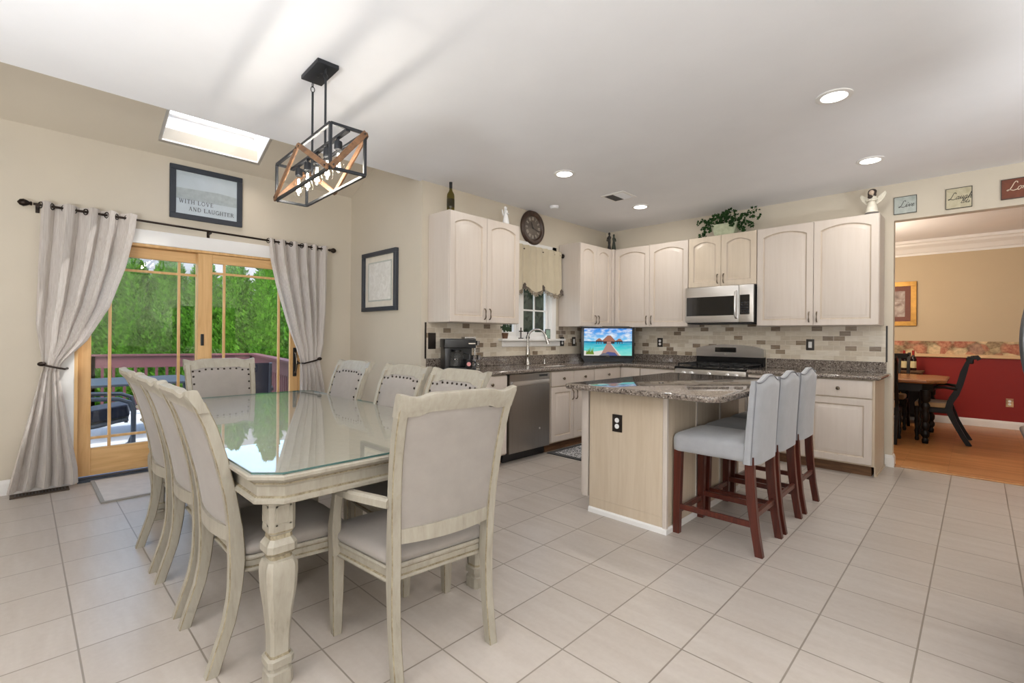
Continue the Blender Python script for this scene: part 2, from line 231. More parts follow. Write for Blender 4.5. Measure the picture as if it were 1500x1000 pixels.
# ------------------------------------------------------------------ mesh helpers
class B:
    def __init__(s): s.bm = bmesh.new(); s.mi = 0; s.T = None
    def _v(s, p):
        p = Vector(p); return s.bm.verts.new(s.T @ p if s.T else p)
    def _f(s, vs):
        try: f = s.bm.faces.new(vs)
        except ValueError: return None
        f.material_index = s.mi; return f
    def box(s, x0, x1, y0, y1, z0, z1, bev=0, seg=1):
        v = [s._v((x, y, z)) for x in (x0, x1) for y in (y0, y1) for z in (z0, z1)]
        fs = [s._f([v[i] for i in q]) for q in ((0, 1, 3, 2), (4, 6, 7, 5), (0, 4, 5, 1), (2, 3, 7, 6), (0, 2, 6, 4), (1, 5, 7, 3))]
        if bev:
            es = list({e for f in fs for e in f.edges})
            r = bmesh.ops.bevel(s.bm, geom=es, offset=bev, segments=seg, profile=.7, affect='EDGES')
            for f in r['faces']: f.material_index = s.mi
        return s
    def bar(s, a, b, wx, wy=None, up=(0, 0, 1), bev=0):
        wy = wy or wx; a = Vector(a); b = Vector(b); d = b-a; L = d.length; q = d.normalized(); u = Vector(up)
        if abs(q.dot(u)) > .98: u = Vector((1, 0, 0))
        x = q.cross(u).normalized(); y = x.cross(q)
        M = Matrix(((x.x, y.x, q.x, a.x), (x.y, y.y, q.y, a.y), (x.z, y.z, q.z, a.z), (0, 0, 0, 1))); old = s.T; s.T = (old @ M) if old else M
        s.box(-wx/2, wx/2, -wy/2, wy/2, 0, L, bev); s.T = old; return s
    def loft(s, rings, cap=True, closed=True, im=(), jm=()):
        R = [[s._v(p) for p in r] for r in rings]; n = len(R[0]); m0 = s.mi
        for j, (a, b) in enumerate(zip(R, R[1:])):
            for i in range(n if closed else n-1):
                s.mi = 1 if (i in im or j in jm) else m0; s._f([a[i], a[(i+1) % n], b[(i+1) % n], b[i]])
        s.mi = m0
        if cap and closed: s._f(list(reversed(R[0]))); s._f(R[-1])
        return s
    def grid(s, fn, nu, nv):
        V = [[s._v(fn(i/nu, j/nv)) for i in range(nu+1)] for j in range(nv+1)]
        for j in range(nv):
            for i in range(nu): s._f([V[j][i], V[j][i+1], V[j+1][i+1], V[j+1][i]])
        return s
    def prism(s, pts, axis, a0, a1):
        def P(p, a): return {'z': (p[0], p[1], a), 'y': (p[0], a, p[1]), 'x': (a, p[0], p[1])}[axis]
        return s.loft([[P(p, a0) for p in pts], [P(p, a1) for p in pts]])
    def lathe(s, prof, n=20, c=(0, 0, 0), axis='z'):
        rings = []
        for r, z in prof:
            r = max(r, .0004); ring = []
            for i in range(n):
                t = 2*PI*i/n; p = (r*math.cos(t), r*math.sin(t), z)
                if axis == 'x': p = (p[2], p[0], p[1])
                elif axis == 'y': p = (p[0], p[2], p[1])
                ring.append((c[0]+p[0], c[1]+p[1], c[2]+p[2]))
            rings.append(ring)
        return s.loft(rings)
    def cyl(s, a, b, r, r2=None, n=14): return s.tube([a, b], [r, r if r2 is None else r2], n)
    def tube(s, pts, r, n=8, closed=False):
        pts = [Vector(p) for p in pts]; rr = r if isinstance(r, (list, tuple)) else [r]*len(pts)
        m = len(pts); T = []
        for i in range(m):
            a = pts[i-1] if (i or closed) else pts[0]; b = pts[(i+1) % m] if (i < m-1 or closed) else pts[-1]; T.append((b-a).normalized())
        u = Vector((0, 0, 1))
        if abs(T[0].dot(u)) > .9: u = Vector((1, 0, 0))
        u = (u - T[0]*u.dot(T[0])).normalized(); rings = []
        for i in range(m):
            u = (u - T[i]*u.dot(T[i])).normalized(); v = T[i].cross(u)
            rings.append([pts[i] + (u*math.cos(2*PI*k/n) + v*math.sin(2*PI*k/n))*rr[i] for k in range(n)])
        if closed: rings.append(rings[0])
        return s.loft(rings, cap=not closed)
    def ell(s, c, rx, ry, rz, nu=12, nv=8):
        rings = []
        for j in range(nv+1):
            t = -PI/2 + PI*j/nv; k = max(math.cos(t), .02)
            rings.append([(c[0]+rx*k*math.cos(2*PI*i/nu), c[1]+ry*k*math.sin(2*PI*i/nu), c[2]+rz*math.sin(t)) for i in range(nu)])
        return s.loft(rings)
    def done(s, name, mat, parent=None, smooth=None, loc=None, rotz=None, kind=None):
        bmesh.ops.remove_doubles(s.bm, verts=s.bm.verts, dist=1e-6)
        bmesh.ops.recalc_face_normals(s.bm, faces=s.bm.faces)
        me = bpy.data.meshes.new(name); s.bm.to_mesh(me); s.bm.free()
        for m in (mat if isinstance(mat, (list, tuple)) else [mat]): me.materials.append(MT[m])
        if smooth:
            for p in me.polygons: p.use_smooth = True
            me.set_sharp_from_angle(angle=math.radians(smooth))
        o = bpy.data.objects.new(name, me); COL.objects.link(o)
        if parent: o.parent = parent
        if loc: o.location = loc
        if rotz: o.rotation_euler = (0, 0, rotz)
        if kind: o['kind'] = kind
        return o
def tag(o, label, cat, group=None, kind=None):
    o['label'] = label; o['category'] = cat
    if group: o['group'] = group
    if kind: o['kind'] = kind
    return o
def thing(name, label, cat, loc=(0, 0, 0), rotz=0, group=None):
    o = bpy.data.objects.new(name, None); COL.objects.link(o); o.location = loc; o.rotation_euler = (0, 0, rotz); o.empty_display_size = .1
    return tag(o, label, cat, group)
def copy_tree(o, parent=None):
    c = o.copy(); COL.objects.link(c); c.parent = parent
    for ch in list(o.children): copy_tree(ch, c)
    return c
def struct(b, name, mat, smooth=None): return b.done(name, mat, smooth=smooth, kind='structure')
def box(x0, x1, y0, y1, z0, z1, bev=0, seg=1): return B().box(x0, x1, y0, y1, z0, z1, bev, seg)
def interp(tab, t):
    if t <= tab[0][0]: return tab[0][1]
    for (a, p), (b, q) in zip(tab, tab[1:]):
        if t <= b:
            k = (t-a)/(b-a); return p+(q-p)*k
    return tab[-1][1]
def sstep(t): t = max(0, min(1, t)); return t*t*(3-2*t)
def octa(cx, cy, hx, hy, z, ch=.22):
    c = min(hx, hy)*ch
    return [(cx+x, cy+y, z) for x, y in ((hx, -hy+c), (hx, hy-c), (hx-c, hy), (-hx+c, hy), (-hx, hy-c), (-hx, -hy+c), (-hx+c, -hy), (hx-c, -hy))]

# strokes for lettering: ribbons standing on a plane, (u, v) -> point
def ribbon(b, pts, wd, place, th=.0012):
    for (p, q) in zip(pts, pts[1:]):
        dx, dy = q[0]-p[0], q[1]-p[1]; L = math.hypot(dx, dy) or 1e-6; nx, ny = -dy/L*wd/2, dx/L*wd/2; ex, ey = dx/L*wd*.25, dy/L*wd*.25
        a = [(p[0]-ex+nx, p[1]-ey+ny), (p[0]-ex-nx, p[1]-ey-ny), (q[0]+ex-nx, q[1]+ey-ny), (q[0]+ex+nx, q[1]+ey+ny)]
        b.loft([[place(u, v, 0) for u, v in a], [place(u, v, th) for u, v in a]])
def arc(cx, cy, rx, ry, a0, a1, n=12): return [(cx+rx*math.cos(math.radians(a0+(a1-a0)*i/n)), cy+ry*math.sin(math.radians(a0+(a1-a0)*i/n))) for i in range(n+1)]
TK, TN, SF = .15, .07, .06
def serif(x, y, w=.22): return ([(x-w/2, y), (x+w/2, y)], SF)
GLY = {
 'W': (1.05, [([(.1, 1), (.32, 0)], TK), ([(.32, 0), (.54, .9)], TN), ([(.54, .9), (.76, 0)], TK), ([(.76, 0), (.98, 1)], TN), serif(.1, 1), serif(.54, 1, .2), serif(.98, 1)]),
 'I': (.36, [([(.18, 0), (.18, 1)], TK), serif(.18, 0, .3), serif(.18, 1, .3)]),
 'T': (.72, [([(.36, 0), (.36, 1)], TK), ([(.04, .98), (.68, .98)], TN), ([(.05, 1), (.05, .78)], SF), ([(.67, 1), (.67, .78)], SF), serif(.36, 0, .3)]),
 'H': (.82, [([(.15, 0), (.15, 1)], TK), ([(.67, 0), (.67, 1)], TK), ([(.15, .52), (.67, .52)], TN), serif(.15, 0), serif(.15, 1), serif(.67, 0), serif(.67, 1)]),
 'L': (.68, [([(.16, 0), (.16, 1)], TK), ([(.1, .02), (.62, .02)], TN), ([(.62, 0), (.62, .26)], SF), serif(.16, 1, .28)]),
 'O': (.9, [(arc(.45, .5, .36, .5, 0, 360, 24), .11)]),
 'V': (.84, [([(.12, 1), (.42, 0)], TK), ([(.42, 0), (.72, 1)], TN), serif(.12, 1), serif(.72, 1)]),
 'E': (.7, [([(.16, 0), (.16, 1)], TK), ([(.1, .98), (.6, .98)], TN), ([(.16, .52), (.48, .52)], TN), ([(.1, .02), (.62, .02)], TN), ([(.6, 1), (.6, .8)], SF), ([(.62, 0), (.62, .22)], SF), ([(.48, .42), (.48, .62)], SF)]),
 'A': (.82, [([(.12, 0), (.4, 1)], TN), ([(.4, 1), (.7, 0)], TK), ([(.22, .34), (.6, .34)], TN), serif(.12, 0), serif(.7, 0)]),
 'N': (.86, [([(.16, 0), (.16, 1)], TN), ([(.16, 1), (.7, 0)], TK), ([(.7, 0), (.7, 1)], TN), serif(.16, 0), serif(.12, 1), serif(.7, 1)]),
 'D': (.86, [([(.16, 0), (.16, 1)], TK), ([(.1, .98), (.38, .98)] + arc(.38, .5, .38, .48, 90, -90, 14) + [(.1, .02)], .1)]),
 'U': (.84, [([(.16, 1), (.16, .32)] + arc(.42, .32, .26, .3, 180, 360, 12) + [(.68, 1)], .1), serif(.16, 1), serif(.68, 1)]),
 'G': (.9, [(arc(.46, .5, .37, .5, 45, 350, 22), .11), ([(.82, .42), (.82, .06)], TK), serif(.8, .44, .26)]),
 'R': (.78, [([(.16, 0), (.16, 1)], TK), ([(.1, .98), (.38, .98)] + arc(.38, .75, .24, .23, 90, -90, 12) + [(.16, .52)], .09), ([(.36, .5), (.7, 0)], TK), serif(.16, 0), serif(.72, 0, .16)]),
}
def serif_text(b, txt, u0, v0, h, place, track=.12):
    u = u0
    for ch in txt:
        if ch == ' ': u += h*.5; continue
        wdt, strokes = GLY[ch]
        for pts, wd in strokes: ribbon(b, [(u+p[0]*h, v0+p[1]*h) for p in pts], wd*h, place)
        u += (wdt+track)*h
    return u
SCR = {  # a slanted script hand; x-height .45
 'L': (.8, [([(.62, .82), (.56, .97), (.42, 1), (.34, .86), (.3, .5), (.22, .14), (.08, .02), (.0, .08), (.1, .16), (.3, .1), (.55, 0), (.8, .08)], .075)]),
 'i': (.3, [([(0, .1), (.12, .45), (.1, .08), (.2, .02), (.3, .12)], .06), ([(.16, .62), (.18, .66)], .08)]),
 'v': (.4, [([(0, .12), (.1, .44), (.18, .02), (.36, .44), (.4, .38)], .06)]),
 'e': (.36, [([(0, .12), (.2, .24), (.26, .38), (.18, .45), (.07, .32), (.06, .1), (.16, .01), (.36, .14)], .06)]),
 'a': (.42, [([(.28, .38), (.18, .45), (.05, .3), (.04, .08), (.14, .02), (.27, .2), (.3, .44), (.26, .08), (.34, .02), (.42, .12)], .06)]),
 'u': (.44, [([(0, .14), (.1, .44), (.07, .1), (.16, .02), (.29, .22), (.34, .44), (.3, .08), (.37, .02), (.44, .12)], .06)]),
 'g': (.42, [([(.28, .38), (.18, .45), (.05, .3), (.04, .08), (.14, .02), (.27, .2), (.3, .44), (.24, -.2), (.1, -.34), (.04, -.22), (.2, -.06), (.42, .12)], .06)]),
 'h': (.44, [([(0, .1), (.2, .7), (.18, .9), (.12, .84), (.06, 0), (.14, .32), (.26, .44), (.3, .3), (.26, .06), (.34, .02), (.44, .12)], .06)]),
 'o': (.4, [([(.2, .44), (.06, .34), (.04, .1), (.16, .01), (.29, .14), (.28, .36), (.2, .44), (.3, .36), (.4, .4)], .06)]),
 'l': (.3, [([(0, .1), (.18, .7), (.17, .92), (.1, .84), (.07, .1), (.16, .02), (.3, .12)], .06)]),
 't': (.3, [([(0, .1), (.14, .74), (.08, .1), (.16, .02), (.3, .12)], .06), ([(.02, .5), (.26, .54)], .05)]),
 's': (.32, [([(0, .1), (.16, .46), (.22, .26), (.2, .06), (.1, .01), (.02, .06), (.32, .12)], .06)]),
}
def script_text(b, txt, u0, v0, h, place, slant=.32):
    u = u0
    for ch in txt:
        wdt, strokes = SCR[ch]
        for pts, wd in strokes: ribbon(b, [(u+(p[0]+slant*p[1])*h, v0+p[1]*h) for p in pts], wd*h, place)
        u += wdt*h
# ------------------------------------------------------------------ the setting
XK, XD, YB, YJ, ZC, XE = -3.873, -5.31, 5.92, 2.713, 2.75, -3.918
SL, ZS = .45, 2.858
def zs(x): return ZS + SL*(x-XD)
struct(box(XD-.06, 2.5, -3, 5.985, -.12, 0), 'floor', 'floor')
struct(box(-4.2, 2.5, 5.985, 9.75, -.12, .004), 'floor_dining', 'oak')
tag(box(-.585, 1.6, 5.955, 6.015, 0, .014, .006, 2).done('threshold_strip', 'oak'), 'oak threshold strip between tile and wood floor', 'threshold')
struct(box(XE, 2.6, -3.1, YB+.11, ZC, ZC+.1), 'ceiling', 'ceil')
struct(box(-4.2, 2.6, YB+.11, 9.75, ZC, ZC+.1), 'ceiling_dining', 'ceil')
# door wall of the breakfast bump-out
b = B(); DY0, DY1, DZ = .29, 2.145, 2.05
b.box(XD-.14, XD, -1.6, DY0, -.1, 2.96); b.box(XD-.14, XD, DY1, YJ+.12, -.1, 2.96); b.box(XD-.14, XD, DY0, DY1, DZ, 2.96); struct(b, 'wall_west', 'wall')
b = B(); b.prism([(XD-.14, -.1), (XK, -.1), (XK, 3.7), (XD-.14, 3.7)], 'y', YJ, YJ+.12); struct(b, 'wall_jog', 'wall')
b = B(); b.box(XD-.14, XK, -1.62, -1.5, -.1, 3.7); struct(b, 'wall_south_bay', 'wall')
# sloped ceiling with the skylight well
SX0, SX1, SY0, SY1 = -5.133, -4.3, .846, 1.632
def slab(x0, x1, y0, y1, b): b.prism([(x0, zs(x0)), (x1, zs(x1)), (x1, zs(x1)+.12), (x0, zs(x0)+.12)], 'y', y0, y1)
b = B(); slab(XD-.14, SX0, -1.6, YJ+.12, b); slab(SX1, XE+.1, -1.6, YJ+.12, b); slab(SX0, SX1, -1.6, SY0, b); slab(SX0, SX1, SY1, YJ+.12, b); struct(b, 'ceiling_slope', 'wall')
struct(box(XE+.001, XE+.1, -1.6, YJ+.12, ZC+.05, 3.75), 'wall_upper', 'wall')
nx, nz = -SL/math.hypot(1, SL), 1/math.hypot(1, SL)
def up(x, k): return (x+nx*k, zs(x)+nz*k)
b = B(); D0 = .30
def well(x0, y0, x1, y1, th=.02):
    pass
for (xa, xb) in ((SX0-.02, SX0+.006), (SX1-.006, SX1+.02)): b.prism([up(xa, .0), up(xb, .0), up(xb, D0), up(xa, D0)], 'y', SY0-.02, SY1+.02)
for (ya, yb) in ((SY0-.02, SY0+.006), (SY1-.006, SY1+.02)): b.prism([up(SX0, .0), up(SX1, .0), up(SX1, D0), up(SX0, D0)], 'y', ya, yb)
sk_o = struct(b, 'window_2', 'white')
b = B()
for (xa, xb, ya, yb) in ((SX0-.05, SX0+.03, SY0-.05, SY1+.05), (SX1-.03, SX1+.05, SY0-.05, SY1+.05)): b.prism([up(xa, D0), up(xb, D0), up(xb, D0+.06), up(xa, D0+.06)], 'y', ya, yb)
for (ya, yb) in ((SY0-.05, SY0+.03), (SY1-.03, SY1+.05)): b.prism([up(SX0+.03, D0), up(SX1-.03, D0), up(SX1-.03, D0+.06), up(SX0+.03, D0+.06)], 'y', ya, yb)
b.done('skylight_frame', 'white', sk_o)
b = B(); b.prism([up(SX0+.02, D0+.03), up(SX1-.02, D0+.03), up(SX1-.02, D0+.036), up(SX0+.02, D0+.036)], 'y', SY0+.02, SY1-.02); b.done('skylight_glass', 'skyglass', sk_o)
# kitchen window wall
WY0, WY1, WZ0, WZ1 = 3.80, 4.70, 1.215, 2.30
b = B(); b.box(XK-.12, XK, YJ+.12, WY0, 0, ZC); b.box(XK-.12, XK, WY1, YB+.11, 0, ZC); b.box(XK-.12, XK, WY0, WY1, 0, WZ0); b.box(XK-.12, XK, WY0, WY1, WZ1, ZC); struct(b, 'wall_west_kitchen', 'wall')
struct(box(XK-.12, XK, -3.1, -1.62, 0, ZC), 'wall_west_rear', 'wall')
OX0, OX1, OZ = -.593, 1.6, 2.393
b = B(); b.box(XK, OX0, YB, YB+.11, 0, ZC); b.box(OX1, 2.6, YB, YB+.11, 0, ZC); b.box(OX0, OX1, YB, YB+.11, OZ, ZC); struct(b, 'wall_north', 'wall')
struct(box(-3.99, 2.6, -3.12, -3.0, 0, ZC), 'wall_south', 'wall')
struct(box(2.5, 2.62, -3.1, 9.75, 0, ZC), 'wall_east', 'wall')
# formal dining room shell
b = B(); b.box(-4.2, 2.5, 9.62, 9.75, 1.22, ZC); struct(b, 'wall_dining_north', 'diningwall')
struct(box(-4.2, 2.5, 9.618, 9.75, 1.02, 1.22), 'trim_2', 'border')
struct(box(-4.2, 2.5, 9.62, 9.75, 0, 1.02), 'wall_dining_red', 'red')
b = B(); b.prism([(9.585, .985), (9.62, .975), (9.62, 1.03), (9.59, 1.025)], 'x', -4.2, 2.5); struct(b, 'trim_3', 'rail')
b = B(); b.prism([(9.62, 2.53), (9.605, 2.53), (9.60, 2.56), (9.585, 2.57), (9.555, 2.63), (9.51, 2.67), (9.50, 2.70), (9.48, 2.71), (9.475, 2.75), (9.62, 2.75)], 'x', -4.2, 2.5); struct(b, 'trim_4', 'white')
b = B(); b.prism([(9.62, 0), (9.6, 0), (9.6, .08), (9.605, .1), (9.62, .11)], 'x', -4.2, 2.5); struct(b, 'baseboard_dining', 'white')
struct(box(-4.2, -4.08, 6.03, 9.62, 0, ZC), 'wall_dining_west', 'diningwall')
# baseboards of the kitchen
BP = [(0, 0), (.016, 0), (.016, .085), (.011, .1), (.006, .112), (0, .115)]
def baseboard(name, axis, at, sgn, a0, a1):
    b = B(); b.prism([(at+sgn*p, z) for p, z in BP], axis, a0, a1); return struct(b, name, 'white')
baseboard('baseboard_west', 'y', XD, 1, -1.5, .18); baseboard('baseboard_west_2', 'y', XD, 1, 2.25, YJ); baseboard('baseboard_jog', 'x', YJ, -1, XD, XK)
b = B(); b.prism([(YB-p, z) for p, z in BP], 'x', -.65, OX0); b.prism([(OX0+p, z) for p, z in BP], 'y', YB-.016, YB+.11); struct(b, 'baseboard_north', 'white')
# white casing round the sliding door
b = B(); b.box(XD, XD+.02, .18, .305, 0, 2.145, .004); b.box(XD, XD+.02, 2.125, 2.25, 0, 2.145, .004); b.box(XD, XD+.022, .17, 2.26, 2.035, 2.16, .004); struct(b, 'trim_1', 'white')

# sliding pine door
dr = bpy.data.objects.new('door_1', None); COL.objects.link(dr); dr['kind'] = 'structure'
b = B(); b.box(XD-.13, XD+.012, .295, .328, 0, 2.045, .003); b.box(XD-.13, XD+.012, 2.112, 2.14, 0, 2.045, .003); b.box(XD-.13, XD+.012, .295, 2.14, 2.012, 2.045, .003); b.done('door_frame', 'pine', dr)
b = B(); b.box(XD-.13, XD+.02, .328, 2.112, -.02, .02, .004); b.box(XD-.045, XD+.0, .328, 2.112, .02, .032); b.done('sill', 'alum', dr)
def panel(x, y0, y1, s0, s1, ztop, zbot, my, mz, glass):
    p = bpy.data.objects.new('door_panel', None); COL.objects.link(p); p.parent = dr
    b = B(); b.box(x-.022, x+.022, y0, y0+s0, .035, 2.01, .003); b.box(x-.022, x+.022, y1-s1, y1, .035, 2.01, .003); b.done('stile', 'pine', p)
    b = B(); b.box(x-.021, x+.021, y0+s0, y1-s1, ztop, 2.01, .003); b.box(x-.021, x+.021, y0+s0, y1-s1, .035, zbot, .003); b.done('rail', 'pineh', p)
    b = B()
    for m in my: b.box(x-.011, x+.013, m-.011, m+.011, zbot, ztop, .003)
    for m in mz: b.box(x-.011, x+.012, y0+s0, y1-s1, m-.011, m+.011, .003)
    b.done('muntin', 'pine', p)
    box(x-.003, x+.003, y0+s0-.005, y1-s1+.005, zbot-.005, ztop+.005).done('glass', glass, p)
    return p
pl = panel(XD-.085, .330, 1.255, .085, .085, 1.915, .265, (.537, 1.035), (1.80, .35), 'screenmesh')
pr = panel(XD-.025, 1.171, 2.112, .119, .085, 1.925, .265, (1.396, 1.912), (1.83, .35), 'glass')
b = B(); b.box(XD-.004, XD+.004, 1.195, 1.222, 1.13, 1.24, .006, 2); b.done('finger_pull', 'blk', pr)
b = B(); b.box(XD-.004, XD+.006, 2.055, 2.092, .79, 1.1, .008, 2); h = b.done('handle_plate', 'blk', pr)
b = B(); b.tube([(XD+.004, 2.073, .83), (XD+.035, 2.073, .845), (XD+.055, 2.073, .9), (XD+.055, 2.073, .98), (XD+.035, 2.073, 1.035), (XD+.004, 2.073, 1.05)], .009, 8); b.done('handle', 'brass', h, 40)

# kitchen window
wn = bpy.data.objects.new('window_1', None); COL.objects.link(wn); wn['kind'] = 'structure'
b = B(); b.box(XK-.11, XK+.005, WY0, WY0+.03, WZ0, WZ1, .003); b.box(XK-.11, XK+.005, 4.57+.09, WY1, WZ0, WZ1, .003); b.box(XK-.11, XK+.005, WY0, WY1, WZ1-.04, WZ1, .003); b.box(XK-.11, XK+.0, WY0, WY1, WZ0-.01, WZ0+.03, .003)
b.box(XK-.11, XK+.004, 4.085, 4.165, WZ0, WZ1, .003); b.done('window_frame', 'white', wn)
b = B(); b.box(XK, XK+.02, 4.67, 4.757, 1.19, 2.37, .004); b.box(XK, XK+.02, 3.75, 4.757, 2.29, 2.37, .004); b.done('window_casing', 'white', wn)
for (a, c) in ((3.83, 4.085), (4.165, 4.66)):
    s_ = bpy.data.objects.new('sash', None); COL.objects.link(s_); s_.parent = wn
    b = B(); y0, y1, z0, z1 = a+.002, c-.002, WZ0+.03, WZ1-.04
    for q in ((y0, y0+.04, z0, z1), (y1-.04, y1, z0, z1), (y0+.04, y1-.04, z0, z0+.05), (y0+.04, y1-.04, z1-.05, z1)): b.box(XK-.075, XK-.035, *q, .003)
    m = (y0+y1)/2; b.box(XK-.062, XK-.045, m-.009, m+.009, z0+.05, z1-.05)
    for zz in (1.56, 1.9): b.box(XK-.061, XK-.046, y0+.04, y1-.04, zz-.009, zz+.009)
    b.done('sash_frame', 'white', s_); box(XK-.056, XK-.051, y0+.035, y1-.035, z0+.045, z1-.045).done('glass', 'glass', s_)
b = B(); b.box(XK-.09, XK+.075, 3.745, 4.89, 1.19, 1.215, .006, 2); b.box(XK, XK+.022, 3.80, 4.84, 1.12, 1.19, .005); struct(b, 'trim_5', 'white')
# tiled backsplash on both walls
b = B(); X1 = XK+.009
b.box(XK, X1, 2.765, WY0, 1.016, 1.372); b.box(XK, X1, WY0, 4.84, 1.016, 1.12); b.box(XK, X1, 4.757, YB, 1.12, 1.372); struct(b, 'trim_6', 'splash_w')
b = B(); b.box(X1, -2.5, YB-.009, YB, 1.016, 1.372); b.box(-2.5, -1.72, YB-.009, YB, .9, 1.42); b.box(-1.72, -.648, YB-.009, YB, 1.016, 1.372); struct(b, 'trim_7', 'splash_n')
b = B(); b.box(-.648, -.634, YB-.011, YB, 1.016, 1.372); b.box(XK, XK+.011, 2.751, 2.765, 1.016, 1.372); struct(b, 'trim_8', 'plate')
# ------------------------------------------------------------------ cabinets
def panel_door(w, h, arch=0, fr=.062, th=.02):
    """raised panel door, front towards -y, lower left corner at the origin"""
    b = B(); M = 14
    def outline(d, extra=0):
        x0, x1, z0 = d, w-d, d; zt = h-d-(arch if d > .03 else 0); rise = arch if d > .03 else 0
        pts = [(x0, z0)]
        for i in range(M+1):
            t = i/M; pts.append((x0+(x1-x0)*t, zt+rise*math.sin(PI*min(1, max(0, (t))))**.8 if rise else zt))
        pts.append((x1, z0)); return pts
    rings = []
    for d, y in ((0, 0), (0, -th+.003), (.003, -th), (fr-.004, -th), (fr+.004, -th+.011), (fr+.011, -th+.011), (fr+.036, -th+.002), (fr+.040, -th+.0012)):
        rings.append([(x, y, z) for x, z in outline(d)])
    b.loft(rings, jm=(3, 4)); return b
def handle_mesh(b, x, z, y=-.02):
    b.tube([(x, y, z-.052), (x, y-.016, z-.05), (x, y-.026, z-.03), (x, y-.024, z), (x, y-.026, z+.03), (x, y-.016, z+.05), (x, y, z+.052)], [.005, .006, .0065, .0038, .0065, .006, .005], 8)
    return b
def knob_mesh(b, x, z, y=-.02):
    b.lathe([(.006, 0), (.006, -.012), (.015, -.016), (.0165, -.022), (.012, -.028), (.0, -.03)], 12, (x, y, z), 'y'); return b
def add_door(t, w, h, x, z, side, arch=0, knob=False, mat='cab'):
    d = panel_door(w, h, arch).done('door', [mat, 'cabglaze'], t, 30, loc=(x, 0, z)); b = B()
    hx = w-.032 if side > 0 else .032
    handle_mesh(b, hx, .085 if not knob else h-.1); b.done('handle', 'brass', d, 40); return d
def add_drawer(t, w, h, x, z, knob=True, flat=True):
    b = box(0, w, -.02, 0, 0, h, .006, 2); d = b.done('drawer', 'cab', t, 30, loc=(x, 0, z))
    if knob: k = B(); knob_mesh(k, w/2, h/2); k.done('knob', 'brass', d, 40)
    return d
def upper(label, loc, rotz, w, z0, z1, nd, arch=.045, depth=.33, group='pale upper cabinets', back=0, mat='cab'):
    t = thing('upper_cabinet', label, 'cabinet', loc, rotz, group)
    b = box(0, w, 0, depth-.002, z0, z1, .002)
    if back: b.box(-back, 0, .03, depth-.002, z0, z1, .002)
    b.done('body', 'cab', t, 30)
    g = .004; dw = (w-.006-g*(nd-1))/nd
    for i in range(nd): add_door(t, dw, z1-z0-.008, .003+i*(dw+g), z0+.004, 1 if i == 0 else -1, arch, mat=mat)
    return t
RW = PI/2
UG = 'pale upper cabinets'
upper('pale upper wall cabinet left of the sink window, wine bottle on top', (-3.55, 2.785, 0), RW, .945, 1.372, 2.424, 2, depth=.32)
upper('pale upper wall cabinet between sink window and room corner', (-3.55, 4.828, 0), RW, .70, 1.372, 2.418, 2, depth=.32)
upper('pale upper wall cabinet between the corner and the microwave', (-3.505, 5.59, 0), 0, 1.012, 1.372, 2.42, 2, depth=.325, back=.355)
upper('short pale upper cabinet above the microwave under the ivy planter', (-2.49, 5.59, 0), 0, .762, 1.83, 2.422, 2, depth=.325, mat='cab2')
upper('wide pale upper cabinet right of the microwave, girl angel on top', (-1.725, 5.59, 0), 0, 1.062, 1.372, 2.424, 2, depth=.325)
b = B(); b.box(-3.555, -3.508, 5.532, 5.59, 1.372, 2.418, .002); tag(b.done('filler_strip', 'cab'), 'narrow pale filler strip closing the upper cabinet corner', 'filler')

def base(label, loc, rotz, w, doors, drawers, depth=.6, end_panel=False, plain_top=True, name='base_cabinet'):
    t = thing(name, label, 'cabinet', loc, rotz, 'pale base cabinets')
    box(0, w, 0, depth, .1, .875, .002).done('body', 'cabside', t, 30)
    box(.0, w-(.02 if end_panel else 0), .07, depth, 0, .1).done('toe_kick', 'walnut', t)
    if end_panel:
        b = B(); b.prism([(.0, .1), (.0, .873), (depth, .873), (depth, 0), (.07, 0), (.07, .1)], 'x', w, w+.012); b.prism([(.07, 0), (depth, 0), (depth, .018), (.07, .018)], 'x', w+.012, w+.022)
        b.done('side_panel', 'cabside', t)
    x = .004
    for dw, kn in drawers: add_drawer(t, dw-.006, .155, x, .71, kn); x += dw
    x = .004
    for i, (dw, side) in enumerate(doors): add_door(t, dw-.006, .585, x, .115, side, 0, True); x += dw
    return t
base('narrow pale base cabinet left of the dishwasher', (-3.255, 2.84, 0), RW, .425, [(.42, 1)], [(.42, True)])
base('pale sink base cabinet right of the dishwasher', (-3.255, 3.925, 0), RW, .795, [(.395, 1), (.395, -1)], [(.395, True), (.395, True)])
base('pale corner base cabinet under the television, window side', (-3.255, 4.722, 0), RW, .575, [(.57, -1)], [(.57, True)])
base('pale corner base cabinet under the television, range side', (-3.232, 5.30, 0), 0, .275, [(.27, 1)], [(.27, False)])
base('pale base cabinet just left of the range', (-2.955, 5.30, 0), 0, .45, [(.445, 1)], [(.445, False)])
base('pale base cabinet just right of the range behind stools', (-1.718, 5.30, 0), 0, .53, [(.525, 1)], [(.525, True)])
base('pale base cabinet at the end beside the dining room opening', (-1.186, 5.30, 0), 0, .52, [(.516, -1)], [(.516, True)], end_panel=True)

